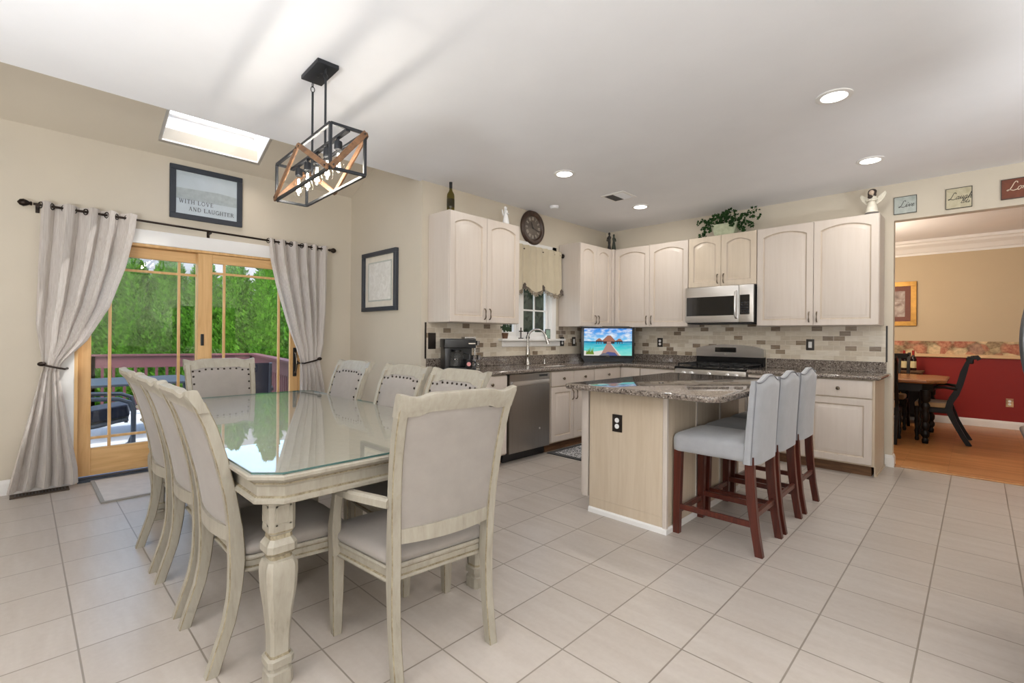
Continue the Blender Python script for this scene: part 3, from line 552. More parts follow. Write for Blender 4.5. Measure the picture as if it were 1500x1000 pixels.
# ------------------------------------------------------------------ counters
SKX0, SKX1, SKY0, SKY1 = -3.72, -3.33, 3.98, 4.64
t = thing('countertop', 'brown speckled granite L shaped countertop with sink and television', 'countertop', (0, 0, 0))
b = B()
for q in ((XK, SKX0, 2.80, YB), (SKX0, SKX1, 2.80, SKY0), (SKX0, SKX1, SKY1, YB)): b.box(q[0], q[1], q[2], q[3], .876, .914)
b.box(SKX1, -3.215, 2.80, YB, .876, .914); b.box(-3.215, -2.503, 5.262, YB, .876, .914)
b.tube([(-3.215, 2.80, .895), (-3.215, 5.262, .895), (-2.503, 5.262, .895)], .0189, 10); b.done('top', 'granite', t, 40)
b = B(); b.box(XK+.001, XK+.022, 2.766, YB, .914, 1.016, .003); b.box(XK+.022, -2.503, YB-.022, YB, .914, 1.016, .003); b.done('upstand', 'granite', t)
t = thing('countertop', 'brown speckled granite countertop right of the range', 'countertop')
b = B(); b.box(-1.715, -.625, 5.262, YB, .876, .914); b.tube([(-1.715, 5.262, .895), (-.64, 5.262, .895), (-.625, 5.275, .895), (-.625, YB, .895)], .0189, 10); b.done('top', 'granite', t, 40)
b = B(); b.box(-1.715, -.64, YB-.022, YB, .914, 1.016, .003); b.done('upstand', 'granite', t)
b = B(); o = .012
for q in ((SKX0-.0, SKX1, SKY0, SKY0+o), (SKX0, SKX1, SKY1-o, SKY1), (SKX0, SKX0+o, SKY0, SKY1), (SKX1-o, SKX1, SKY0, SKY1)): b.box(*q, .72, .888)
b.box(SKX0, SKX1, SKY0, SKY1, .71, .722); tag(b.done('sink', 'steel'), 'stainless undermount sink bowl below the window', 'sink')
t = thing('faucet', 'tall brushed nickel gooseneck faucet at the sink', 'faucet', (-3.775, 4.14, .914), math.radians(38))
b = B(); b.lathe([(.032, 0), (.032, .006), (.028, .012), (.027, .07), (.029, .1), (.024, .16), (.015, .2), (.013, .22)], 20); b.done('body', 'nickel', t, 40)
b = B(); pts = [(0, 0, .2), (0, 0, .3)] + [(.105-.105*math.cos(math.radians(a)), 0, .31+.1*math.sin(math.radians(a))) for a in range(0, 166, 15)]
b.tube(pts, .012, 12); b.done('spout', 'nickel', t, 40)
b = B(); e = pts[-1]; b.cyl(e, (e[0]+.032, 0, e[2]-.09), .014, .021, 14); b.done('spray_head', 'nickel', t, 40)
b = B(); b.tube([(0, -.028, .09), (0, -.05, .1), (.01, -.1, .125)], [.009, .008, .006], 8); b.done('lever', 'nickel', t, 40)
t = thing('soap_dispenser', 'small nickel soap dispenser beside the faucet', 'soap dispenser', (-3.765, 4.43, .914))
b = B(); b.lathe([(.018, 0), (.018, .01), (.012, .02), (.011, .05), (.006, .055), (.006, .075)], 14); b.done('base', 'nickel', t, 40)
b = B(); b.tube([(0, 0, .074), (.02, 0, .082), (.075, 0, .07)], [.007, .006, .004], 8); b.done('spout', 'nickel', t, 40)

# island
t = thing('kitchen_island', 'pale maple kitchen island cabinet with outlet on its end', 'kitchen island', (0, 0, 0))
IX0, IX1, IY0, IY1 = -1.985, -1.405, 2.84, 4.12
b = B(); b.box(IX0, IX1, IY0, IY1, .1, .875, .002); b.box(IX0+.0, IX1, IY0, IY1, 0, .1); b.done('body', 'cabside', t)
b = B(); b.box(-2.048, -2.0, IY0+.0, IY1, .1, .872, .002); b.done('face_frame', 'cab', t)
for i in range(3): panel_door(.41, .75, 0).done('door', ['cab', 'cabglaze'], t, 30, loc=(-2.048, IY1-.015-i*.42, .11), rotz=-RW)
b = B(); b.box(IX1-.02, IX1+.008, IY0-.006, IY0+.02, 0, .874, .003); b.done('corner_trim', 'cab', t)
b = B(); b.prism([(IY0-p*.8, z*.32) for p, z in BP], 'x', IX0, IX1+.012); b.prism([(IX1+p*.8, z*.32) for p, z in BP], 'y', IY0-.012, IY1); b.done('shoe_molding', 'white', t)
b = B(); b.box(IX1, IX1+.006, 3.28, 3.30, .02, .874); b.box(IX1, IX1+.006, 3.70, 3.72, .02, .874); b.done('panel_batten', 'cab', t)
b = B(); R = .09; X0, X1, Y0, Y1 = -2.085, -1.015, 2.665, 4.28
out = [(X0+.02, Y0), (X1-R, Y0)] + arc(X1-R, Y0+R, R, R, -80, -10, 6) + [(X1, Y0+R), (X1, Y1-R)] + arc(X1-R, Y1-R, R, R, 10, 80, 6) + [(X1-R, Y1), (X0+.02, Y1), (X0, Y1-.02), (X0, Y0+.02)]
rings = []
for d, z in ((.012, .876), (.004, .879), (0, .889), (0, .901), (.004, .911), (.012, .914)):
    cx, cy = (X0+X1)/2, (Y0+Y1)/2
    rings.append([(cx+(x-cx)*(1-d/(X1-X0)*2), cy+(y-cy)*(1-d/(Y1-Y0)*2), z) for x, y in out])
b.loft(rings); tag(b.done('island_countertop', 'granite', None, 40), 'brown speckled granite slab on the kitchen island', 'countertop')
def outlet(label, loc, rotz, hole=True, mat='plate', horiz=False, group=None, kind='outlet', w=.075, h=.118):
    t = thing('wall_outlet', label, kind, loc, rotz, group)
    b = box(-w/2, w/2, -.007, 0, -h/2, h/2, .003, 2); b.done('cover_plate', mat, t, 30)
    if hole == 'rocker': box(-.017, .017, -.011, -.006, -.033, .033, .002).done('rocker', 'socket', t)
    elif hole:
        for s in (-1, 1):
            b = B(); b.lathe([(.0165, 0), (.0165, -.0035), (.0, -.0036)], 16, (0, -.0065, s*.0205), 'y'); b.done('receptacle', 'socket', t, 40)
    return t
outlet('bronze outlet with white receptacles on the island end', (-1.757, IY0, .655), 0, group='bronze outlets')
outlet('bronze double outlet nearest the sink window on tile', (XK+.009, 4.892, 1.18), RW, group='bronze outlets')
outlet('bronze switch plate between window outlet and television', (XK+.009, 5.141, 1.18), RW, 'rocker', group='bronze outlets')
outlet('bronze outlet on tile between television and range', (-3.018, YB-.009, 1.176), 0, group='bronze outlets')
outlet('bronze rocker switch plate on tile right of the range', (-1.29, YB-.009, 1.176), 0, 'rocker', group='bronze outlets')
outlet('dark blank plate on tile left of the coffee maker', (XK+.009, 2.83, 1.19), RW, False, group='bronze outlets', kind='wall plate', w=.09, h=.16)
outlet('patterned outlet cover low on the red wall', (.319, 9.62, .37), 0, True, 'border')

# ------------------------------------------------------------------ appliances
t = thing('dishwasher', 'grey steel dishwasher under the counter', 'dishwasher', (-3.245, 3.285, 0), RW)
box(0, .615, .03, .6, .09, .874).done('cabinet', 'blk', t); box(.0, .615, .07, .58, .005, .09).done('toe_kick', 'blk', t)
d = box(.004, .611, -.012, .03, .1, .868, .006, 2).done('door', 'dwsteel', t, 30)
b = B(); b.box(.03, .585, -.03, -.012, .755, .80, .008, 2); b.done('pocket_handle', 'steel', d, 30)
b = B(); b.box(.44, .57, -.0135, -.011, .832, .852); b.done('display', 'blkglass', d)
b = B(); b.lathe([(.011, 0), (.011, -.002), (0, -.0022)], 14, (.45, -.012, .3), 'y'); b.done('badge', 'chrome', d)

t = thing('microwave', 'stainless over the range microwave with dark window', 'microwave', (-2.485, 5.50, 0), 0)
W = .752; box(0, W, .012, .415, 1.412, 1.826, .004).done('case', 'blk', t)
d = B().box(0, .6, -.012, .012, 1.416, 1.824, .005, 2).done('door', 'steel', t, 30)
b = box(.016, .565, -.0145, -.011, 1.494, 1.71, .003); b.done('window_frame', 'blkglass', d)
b = box(.05, .525, -.0155, -.014, 1.512, 1.68); b.done('window', 'blkglass', d)
b = B(); b.tube([(.578, -.012, 1.46), (.578, -.05, 1.475), (.578, -.06, 1.56), (.578, -.06, 1.66), (.578, -.05, 1.745), (.578, -.012, 1.76)], .011, 10); b.done('handle', 'steel', d, 40)
p = box(.603, W, -.012, .012, 1.416, 1.824, .005, 2).done('control_panel', 'steel', t, 30)
b = box(.615, .715, -.0145, -.011, 1.50, 1.715, .003); b.done('keypad', 'blkglass', p)
b = B()
for i in range(3):
    for j in range(5): b.box(.63+i*.028, .648+i*.028, -.0152, -.0143, 1.52+j*.026, 1.532+j*.026)
b.done('keypad_marks', 'iron', p)
b = box(.02, W-.02, .01, .4, 1.400, 1.412); b.done('vent_grille', 'grate', t)

t = thing('gas_range', 'stainless gas range with black cooktop and backguard', 'range', (-2.495, 5.27, 0), 0)
W = .77
box(0, W, .02, .63, .08, .895, .004).done('body', 'steel', t); box(.02, W-.02, .06, .6, 0, .08).done('base', 'blk', t)
d = box(.01, W-.01, -.012, .022, .2, .77, .006, 2).done('oven_door', 'steel', t, 30); box(.12, W-.12, -.015, -.011, .32, .66).done('window', 'blkglass', d)
b = B(); b.tube([(.06, -.012, .73), (.06, -.05, .735), (.71, -.05, .735), (.71, -.012, .73)], .011, 10); b.done('handle', 'steel', d, 40)
box(.01, W-.01, -.008, .02, .085, .19, .004).done('drawer', 'steel', t)
p = box(0, W, -.02, .02, .80, .888, .006, 2).done('control_panel', 'steel', t, 30)
for x in (.1, .19, .385, .58, .67):
    b = B(); b.lathe([(.024, 0), (.024, -.008), (.019, -.01), (.017, -.035), (.0, -.037)], 16, (x, -.02, .842), 'y'); b.box(x-.004, x+.004, -.064, -.05, .828, .856, .001); b.done('knob', 'steel', p, 40)
c = box(-.001, W+.001, -.022, .57, .893, .918, .006, 2).done('cooktop', 'enamel', t, 30)
for x, y in ((.17, .13), (.17, .42), (.385, .27), (.6, .13), (.6, .42)):
    b = B(); b.lathe([(.05, 0), (.05, .008), (.036, .012), (.034, .02), (0, .021)], 16, (x, y, .917)); b.done('burner', 'grate', c, 40)
for x0 in (.02, .27, .52):
    b = B(); x1 = x0+.23
    for y in (.01, .27, .53): b.box(x0, x1, y, y+.014, .938, .952)
    for x in (x0, (x0+x1)/2-.007, x1-.014): b.box(x, x+.014, .01, .544, .938, .952)
    for x in (x0, x1-.014):
        for y in (.01, .53): b.box(x, x+.014, y, y+.014, .917, .94)
    b.done('grate', 'grate', t)
b = B(); b.box(0, W, .565, .63, .915, 1.03, .004); g = b.done('backguard', 'enamel', t)
b = B(); n = 20; top = [(W*i/n, 1.115+.05*math.sin(PI*i/n)**.7) for i in range(n+1)]
fr_ = lambda x, z: .56-.022*math.sin(PI*x/W)**.8-.012*(z-1.02)/.14
b.loft([[(x, fr_(x, z) if k == 0 else .63, z) for x, z in [(W*i/n, 1.02) for i in range(n, -1, -1)] + top] for k in (0, 1)]); cp = b.done('backguard_panel', 'steel', t, 30)
b = box(.24, .48, .523, .56, 1.075, 1.13, .004); b.done('clock_display', 'blkglass', cp)
b = B(); b.lathe([(.007, 0), (.007, -.002), (0, -.0022)], 12, (.36, .5365, 1.05), 'y'); b.done('badge', 'chrome', cp)

# television in the corner showing a pier
t = thing('television', 'small black flat television on the corner counter showing a beach pier', 'television', (-3.49, 5.385, .914), math.radians(45))
TW = .70
b = B(); b.box(-TW/2, TW/2, -.02, .03, .045, .47, .008, 2); fb = b.done('housing', 'blk', t, 30)
b = B(); b.prism([(-.31, .0), (.31, .0), (.335, .05), (-.335, .05)], 'y', -.035, -.012); b.done('speaker_bar', 'iron', t)
b = B(); b.box(-.2, .2, -.09, .09, 0, .012, .004); b.box(-.05, .05, .0, .04, .01, .1); b.done('stand', 'blk', t)
b = B(); y = -.0215; SXW, SZ0, SZ1 = .315, .085, .44
mats = ['sky', 'sea', 's_horizon', 's_sand', 's_pier', 's_pierdark', 's_roof', 's_dark', 's_green', 's_rock']
def poly(mi, pts, k): b.mi = mi; b._f([b._v((x, y-k*.00025, z)) for x, z in pts])
poly(0, [(-SXW, .26), (SXW, .26), (SXW, SZ1), (-SXW, SZ1)], 0); poly(1, [(-SXW, SZ0), (SXW, SZ0), (SXW, .268), (-SXW, .268)], 0); poly(2, [(-SXW, .26), (SXW, .26), (SXW, .272), (-SXW, .272)], 1)
poly(3, [(-SXW, SZ0), (-.08, SZ0), (.0, .165), (-.09, .15), (-.2, .135), (-SXW, .15)], 1)
poly(4, [(-.10, SZ0), (.16, SZ0), (.035, .245), (-.015, .245)], 2); poly(5, [(-.10, SZ0), (.13, SZ0), (.09, .125), (.0, .135)], 3); poly(3, [(.15, SZ0), (.175, SZ0), (.04, .24), (.034, .24)], 3)
poly(7, [(-.16, .265), (.19, .265), (.19, .28), (-.16, .28)], 2)
for a in (-.155, -.125, -.095, .12, .15, .18): poly(7, [(a, .238), (a+.008, .238), (a+.008, .268), (a, .268)], 2)
for x0, x1, zb, zt, k in ((-.165, -.07, .278, .31, 3), (.1, .195, .278, .308, 3), (-.085, .105, .272, .348, 4)): poly(6, [(x0, zb), (x1, zb), (x0+(x1-x0)*.62, zt), (x0+(x1-x0)*.42, zt)], k)
poly(7, [(-.06, .24), (.085, .24), (.085, .274), (-.06, .274)], 3); poly(4, [(-.015, .243), (.04, .243), (.04, .268), (-.015, .268)], 4)
for i in range(7): x = -.29+i*.013; poly(8, [(x, .10), (x+.03, .1), (x+.012+.01*(i % 3), .16+.018*(i % 3))], 3)
poly(9, [(-.12, SZ0), (.02, SZ0), (.0, .11), (-.06, .12)], 4)
b.done('screen', mats, fb)
bx = B(); bx.box(-.02, .02, -.0212, -.0205, .068, .075); bx.done('logo_plate', 'chrome', fb)

# counter top things
t = thing('coffee_maker', 'black drip coffee maker with glass carafe on the counter', 'coffee maker', (-3.59, 2.965, .914), math.radians(62))
box(-.165, .135, -.105, .16, 0, .026, .008, 2).done('base', 'blk', t, 30); box(-.112, .13, .055, .158, .026, .215, .006).done('tower', 'blk', t, 30)
box(-.17, .135, -.11, .165, .212, .30, .014, 3).done('brew_head', 'blk', t, 30); box(-.163, -.112, -.10, .158, .026, .212, .01, 2).done('water_tank', 'blk', t, 30)
b = B(); b.lathe([(.055, 0), (.068, .02), (.07, .09), (.06, .13), (.045, .15)], 20, (-.035, -.02, .027)); cf = b.done('carafe', 'bulbglass', t, 40)
b = B(); b.tube([(.03, -.05, .16), (.075, -.085, .15), (.078, -.09, .08), (.035, -.06, .06)], .008, 8); b.lathe([(.047, .148), (.048, .166), (0, .168)], 18, (-.035, -.02, .027)); b.done('carafe_handle', 'blk', cf, 40)
b = B(); b.box(.06, .125, -.113, -.109, .25, .262); b.done('logo_plate', 'chrome', t)
b = B(); b.box(.03, .125, -.08, .09, .3, .318, .006, 2); b.done('lid', 'dwsteel', t)
t = thing('mug', 'dark mug with round pink emblem beside the coffee maker', 'mug', (-3.50, 2.99, .914), math.radians(60))
b = B(); b.lathe([(.038, 0), (.043, .006), (.044, .1), (.0445, .105), (.039, .105), (.038, .02), (0, .018)], 24); b.done('cup', 'blk', t, 40)
b = B(); b.tube([(.042, 0, .085), (.07, 0, .08), (.076, 0, .05), (.065, 0, .026), (.042, 0, .022)], .006, 8); b.done('handle', 'blk', t, 40)
b = B(); b.lathe([(.02, 0), (.02, -.002), (0, -.0022)], 18, (0, -.0435, .06), 'y'); b.done('emblem', 'pinkdot', t, 40)
t = thing('pod_tower', 'shiny clear tower of stacked coffee pods on counter', 'coffee pod holder', (-3.60, 3.165, .914))
b = B(); b.lathe([(.055, 0), (.055, .008), (.006, .012), (.006, .32), (0, .322)], 18); b.done('stand', 'chrome', t, 40)
for k in range(4):
    for a in (20, 140, 260):
        b = B(); r = .036; ca, sa = math.cos(math.radians(a+k*35)), math.sin(math.radians(a+k*35)); b.lathe([(.018, 0), (.024, .04), (.026, .045), (0, .046)], 12, (r*ca, r*sa, .02+k*.072)); b.done('pod', 'chrome' if (a+k) % 2 else 'crystal', t, 40)

# window sill things
t = thing('potted_plant', 'small dark leafy plant in brown pot on the sill', 'plant', (-3.855, 3.84, 1.215))
b = B(); b.lathe([(.03, 0), (.04, .06), (.043, .065), (.038, .065), (.0, .06)], 16); b.done('pot', 'terracotta', t, 40)
b = B()
for i in range(40):
    a = random.uniform(0, 2*PI); e = random.uniform(.3, 1.4); r = random.uniform(.03, .075); x, y, z = r*math.cos(a)*math.cos(e)*.8, r*math.sin(a)*math.cos(e), .07+r*math.sin(e)*1.3
    b.loft([[(x, y, z-.015), (x+.012, y+.006, z), (x, y, z+.018), (x-.012, y-.006, z)]], cap=False) if False else b._f([b._v((x, y, z-.015)), b._v((x+.013, y+.009, z)), b._v((x, y, z+.02)), b._v((x-.013, y-.009, z))])
b.done('leaves', 'leaded', t)
t = thing('cross_ornament', 'small dark standing cross on the window sill', 'ornament', (-3.84, 4.09, 1.215), RW)
b = B(); b.box(-.03, .03, -.012, .012, 0, .01); b.box(-.006, .006, -.005, .005, .01, .13, .002); b.box(-.032, .032, -.005, .005, .08, .092, .002); b.done('cross', 'bronze', t)
t = thing('figurine', 'tiny brown kneeling figurine right of the cross on sill', 'figurine', (-3.83, 4.20, 1.215))
b = B(); b.lathe([(.022, 0), (.024, .012), (.016, .035), (.012, .05), (.005, .055)], 12); b.ell((0, 0, .066), .012, .012, .014, 10, 6); b.done('body', 'bronze', t, 50)
t = thing('photo_card', 'small pale picture card standing at right on sill', 'picture', (-3.86, 4.60, 1.215), RW)
b = B(); b.box(-.045, .045, -.006, .006, 0, .12, .002); f = b.done('card', 'blk', t); box(-.037, .037, -.0075, -.005, .008, .112).done('print', 'bluepale', f)

# valance with rod
t = thing('curtain_rod', 'dark valance rod with knob end above sink window', 'curtain rod', (0, 0, 0))
b = B(); b.cyl((-3.795, 3.76, 2.265), (-3.795, 4.80, 2.265), .009, n=10); b.done('rod', 'bronze', t, 40)
b = B(); b.ell((-3.795, 4.805, 2.265), .028, .02, .028); b.done('finial', 'bronze', t, 50)
for yy in (3.80, 4.77):
    b = B(); b.box(-3.852, -3.79, yy-.005, yy+.005, 2.255, 2.275); b.done('bracket', 'bronze', t)
t = thing('valance', 'cream scalloped valance with tassel fringe over sink window', 'curtain', (0, 0, 0))
def vbot(u):
    q = (u*3.05) % 1; return 1.765 + .075*abs(2*q-1)**1.6 - (.0 if u < .9 else .03)
def vfn(u, v):
    y = 3.77+u*1.0; zt = 2.31; z = zt+(vbot(u)-zt)*v
    x = -3.782+.012*math.sin(u*56)*(1-.4*v)+.03*v*math.sin(u*9.6)**2+.014*v*math.sin(u*33+1)
    return (x+.012*math.sin(PI*min(1, v*12)), y, z)
b = B(); b.grid(vfn, 90, 16)
b.done('cloth', 'valance', t, 60)
b = B()
for i in range(78):
    u = (i+.5)/78; p = vfn(u, 1); L = .03+.012*(i % 3); b.lathe([(.003, 0), (.006, -.008), (.003, -.014), (.008, -L), (0, -L-.002)], 6, p)
b.done('tassel_fringe', 'tassel', t)
b = B()
for u in (.01, .325, .652, .985):
    p = vfn(u, 1)
    for k in range(5): b.lathe([(.004, 0), (.009, -.01), (.004, -.018), (.012, -.055), (0, -.057)], 6, (p[0]+.01, p[1]+(k-2)*.012, p[2]+.03-.01*abs(k-2)))
b.done('tassel_cluster', 'shade', t)
# ------------------------------------------------------------------ dining table
TX0, TX1, TY0, TY1 = -4.065, -1.66, .53, 1.715
t = thing('dining_table', 'long cream antiqued dining table with carved legs', 'dining table', (0, 0, 0))
def chamfer_rect(o, z, c=.085):
    x0, x1, y0, y1 = TX0+o, TX1-o, TY0+o, TY1-o; c = max(.01, c-o*.5)
    return [(x0+c, y0, z), (x1-c, y0, z), (x1, y0+c, z), (x1, y1-c, z), (x1-c, y1, z), (x0+c, y1, z), (x0, y1-c, z), (x0, y0+c, z)]
b = B(); b.loft([chamfer_rect(o, z) for o, z in ((.03, .735), (.024, .738), (.02, .744), (.006, .748), (0, .753), (0, .763), (.004, .767), (.01, .768))], jm=(2,)); b.done('tabletop', ['antique', 'glaze'], t, 25)
b = B(); b.loft([chamfer_rect(o, z) for o, z in ((.05, .662), (.026, .662), (.022, .666), (.022, .676), (.03, .682), (.036, .688), (.034, .72), (.026, .73), (.026, .736), (.05, .736))], jm=(4, 7)); b.done('apron', ['antique', 'glaze'], t, 25)
LP = [(0, .041), (.012, .043), (.05, .042), (.055, .036), (.068, .034), (.074, .044), (.098, .045), (.104, .036), (.112, .033), (.18, .034), (.27, .042), (.34, .051), (.395, .054), (.425, .053), (.445, .046), (.45, .037), (.463, .036), (.47, .046), (.478, .051), (.502, .051), (.512, .045), (.522, .038), (.536, .036), (.545, .043), (.55, .045), (.664, .045)]
for x, y in ((-1.79, .648), (-1.79, 1.597), (-3.935, .648), (-3.935, 1.597)):
    b = B(); b.loft([octa(x, y, h, h, z, .3) for z, h in LP], jm=(4, 7, 15, 17, 21, 23)); l = b.done('leg', ['antique', 'glaze'], t, 28)
    b = B()
    for sx, sy in ((0, -1), (1, 0), (0, 1), (-1, 0)):
        for q in ((-.026, -.02, .572, .642), (.02, .026, .572, .642), (-.026, .026, .572, .578), (-.026, .026, .636, .642)):
            if sx: b.box(x+sx*.044, x+sx*.0475, y+q[0], y+q[1], q[2], q[3])
            else: b.box(x+q[0], x+q[1], y+sy*.044, y+sy*.0475, q[2], q[3])
    b.done('carved_panel', 'antique', l)
b = B(); b.loft([chamfer_rect(o, z, .08) for o, z in ((.014, .7685), (.012, .770), (.012, .7765), (.014, .7775))]); b.bm.normal_update()
for f_ in b.bm.faces:
    if abs(f_.normal.z) < .8: f_.material_index = 1
tag(b.done('glass_table_cover', ['tableglass', 'glassedge']), 'clear glass sheet with cut corners covering the dining table', 'glass sheet')

# ------------------------------------------------------------------ dining chairs (front towards +y)
YP = [(0, -.270), (.08, -.245), (.17, -.216), (.28, -.196), (.40, -.19), (.52, -.198), (.64, -.216), (.78, -.248), (.9, -.282), (1.04, -.342)]
YPA = [(0, -.270), (.1, -.252), (.2, -.238), (.35, -.230), (.5, -.236), (.64, -.25), (.78, -.272), (.9, -.30), (1.04, -.345)]
def chair(label, loc, rotz, arms=False, group=None):
    yp = (lambda z: interp(YPA, z)) if arms else (lambda z: interp(YP, z))
    dz, rr = (.026, -.205) if arms else (0, -.165)
    t = thing('dining_armchair' if arms else 'dining_chair', label, 'armchair' if arms else 'chair', loc, rotz, group)
    wf, wt, ws = .205, .226, (.03 if arms else 0)
    def xp(z): return wf + (wt-wf)*sstep((z-.35)/.65)
    for s in (-1, 1):
        b = B(); rings = []
        for i in range(24):
            z = 1.0*i/23; hy = .021+.006*math.exp(-((z-.42)/.12)**2); rings.append(octa(s*xp(z), yp(z), .0185, hy, z, .2))
        b.loft(rings, im=(1, 3, 5, 7)); b.done('back_leg', ['antique', 'glaze'], t, 30)
    for s in (-1, 1):
        x, y = s*(.235+ws), .185-(.01 if arms else 0)
        b = B(); b.loft([octa(x-s*.0, y, h, h, z, .16) for z, h in ((0, .017), (.03, .019), (.2, .023), (.33, .026), (.40, .026))], im=(1, 3, 5, 7)); b.done('front_leg', ['antique', 'glaze'], t, 30)
    def seat(o, z):
        F, Rr, wfr, wre = .225-o, rr+o, .262+ws-o, .205-o
        pts = [(-wre, Rr), (wre, Rr), (wre+.012, Rr+.02)]
        pts += [(wre+.012+(wfr-wre-.012)*k, Rr+.02+(F-.03-Rr-.02)*k) for k in (.33, .66, 1)]
        pts += [(wfr-.03, F), (wfr*.5, F+.014), (0, F+.02), (-wfr*.5, F+.014), (-wfr+.03, F)]
        pts += [(-(wre+.012+(wfr-wre-.012)*k), Rr+.02+(F-.03-Rr-.02)*k) for k in (1, .66, .33)] + [(-wre-.012, Rr+.02)]
        return [(x, y, z) for x, y in pts]
    b = B(); b.loft([seat(o, z) for o, z in ((.012, .338), (.002, .340), (.0, .346), (.004, .352), (.01, .356), (.008, .378), (.002, .384), (0, .392), (.004, .40))], jm=(3, 5)); b.done('seat_frame', ['antique', 'glaze'], t, 30)
    b = B(); b.loft([seat(o, z) for o, z in ((.01, .40), (.002, .408), (-.004, .418), (-.002, .434), (.010, .446), (.03, .453), (.06, .458), (.11, .461))]); b.done('seat_cushion', 'linen', t, 60)
    # serpentine top rail
    def crest(u):
        a = abs(u); return .013*sstep((.72-a)/.25) + .014*sstep((a-.74)/.26)
    n = 36; rings = []; xe = wt+.024
    for i in range(n+1):
        u = -1+2*i/n; x = xe*u; zt = 1.032+crest(u); zb = .962+.013*sstep((.70-abs(u))/.22); bow = -.016*(1-u*u)
        yb0, yt0 = yp(zb)+bow, yp(zt)+bow; th = .017
        rings.append([(x, yb0+th, zb), (x, yt0+th, zt-.012), (x, yt0+th-.006, zt-.002), (x, yt0, zt), (x, yt0-th-.006, zt-.004), (x, yt0-th-.006, zt-.018), (x, yb0-th-.002, zb+.01), (x, yb0-th, zb)])
    b = B(); b.loft(rings); b.done('top_rail', 'antique', t, 35)
    rings = []
    for i in range(13):
        u = -1+2*i/12; x = xp(.52)*u; bow = -.028*(1-u*u); z0, z1 = .470+dz-.004*(1-u*u), .522+dz; y = yp(.5)+bow
        rings.append([(x, y-.014, z0), (x, y+.014, z0), (x, y+.014, z1), (x, y-.014, z1)])
    b = B(); b.loft(rings); b.done('lower_rail', 'antique', t, 35)
    zb = .518+dz
    def ztop(u): return .966+.013*sstep((.70-abs(u))/.22)
    def pt(u, v, side):
        z = zb+(ztop(u)-zb)*v; x = (xp(z)-.014)*u; bow = -.016*(1-u*u)
        e = (1-abs(u)**6)*(1-abs(2*v-1)**8)
        return (x, yp(z)+bow+(.012+.024*e if side > 0 else -.012-.003*e), z)
    b = B(); b.grid(lambda u, v: pt(-1+2*u, v, 1), 22, 18); b.grid(lambda u, v: pt(-1+2*u, v, -1), 22, 18)
    for sgn in (-1, 1): b.grid(lambda u, v: tuple(Vector(pt(sgn, v, -1)).lerp(Vector(pt(sgn, v, 1)), u)), 1, 18)
    for vv in (0, 1): b.grid(lambda u, v: tuple(Vector(pt(-1+2*u, vv, -1)).lerp(Vector(pt(-1+2*u, vv, 1)), v)), 22, 1)
    cu = b.done('back_cushion', 'linen', t, 60)
    nm = None
    for u, v in [(-.92+1.84*i/9, .962) for i in range(10)] + [(s*.92, .07+.80*i/6) for s in (-1, 1) for i in range(7)]:
        p = pt(u, v, 1)
        if nm is None:
            b = B(); b.ell((0, .002, 0), .0078, .005, .0078, 8, 5); no = b.done('nailhead', 'bronze', cu, 60); nm = no.data
        else: no = bpy.data.objects.new('nailhead', nm); COL.objects.link(no); no.parent = cu
        no.location = p
    if arms:
        for s in (-1, 1):
            xa = xp(.65); b = B(); pts = [(s*(xa+.012), yp(.655)+.01, .648), (s*(xa+.05), -.15, .648), (s*(xa+.075), -.07, .645), (s*(xa+.082), .02, .637), (s*(xa+.07), .10, .626), (s*(xa+.06), .135, .62)]
            rings = []
            for i, p in enumerate(pts):
                a = Vector(pts[max(0, i-1)]); c = Vector(pts[min(len(pts)-1, i+1)]); d = (c-a).normalized(); nrm = Vector((d.y, -d.x, 0)).normalized(); h = .016; w_ = .019+.006*(i == 4)
                P0 = Vector(p); rings.append([P0-nrm*w_+Vector((0, 0, -h)), P0+nrm*w_+Vector((0, 0, -h)), P0+nrm*w_+Vector((0, 0, h*.5)), P0+nrm*w_*.5+Vector((0, 0, h)), P0-nrm*w_*.5+Vector((0, 0, h)), P0-nrm*w_+Vector((0, 0, h*.5))])
            b.loft(rings); a_ = b.done('arm', 'antique', t, 35)
            b = B(); b.loft([octa(s*x, y, hx, hy, z, .25) for x, y, hx, hy, z in ((.278, .155, .018, .03, .345), (.28, .155, .019, .033, .40), (.284, .15, .018, .03, .46), (.285, .135, .017, .024, .52), (.283, .125, .017, .021, .58), (.28, .12, .018, .021, .618))]); b.done('arm_support', 'antique', t, 30)
    return t
CG = 'cream antiqued dining chairs'
for x, lab in ((-2.19, 'cream side chair closest to camera on the near long side, back towards camera'), (-2.715, 'cream side chair in the middle of the near long side of table'), (-3.28, 'cream side chair farthest along the near long side, by the left curtain')):
    chair(lab, (x, .758, 0), 0, group=CG)
for x, lab in ((-2.19, 'cream side chair on the far long side, nearest the coffee maker'), (-2.745, 'cream side chair in the middle of the far long side of table'), (-3.46, 'cream side chair on the far long side, nearest the right curtain')):
    chair(lab, (x, 1.47, 0), PI, group=CG)
chair('cream armchair at the near end of the table, pulled close to camera', (-1.703, 1.166, 0), math.radians(83.6), True, CG)
chair('cream armchair at the head of the table before the sliding door', (-4.03, 1.12, 0), math.radians(-90), True, CG)

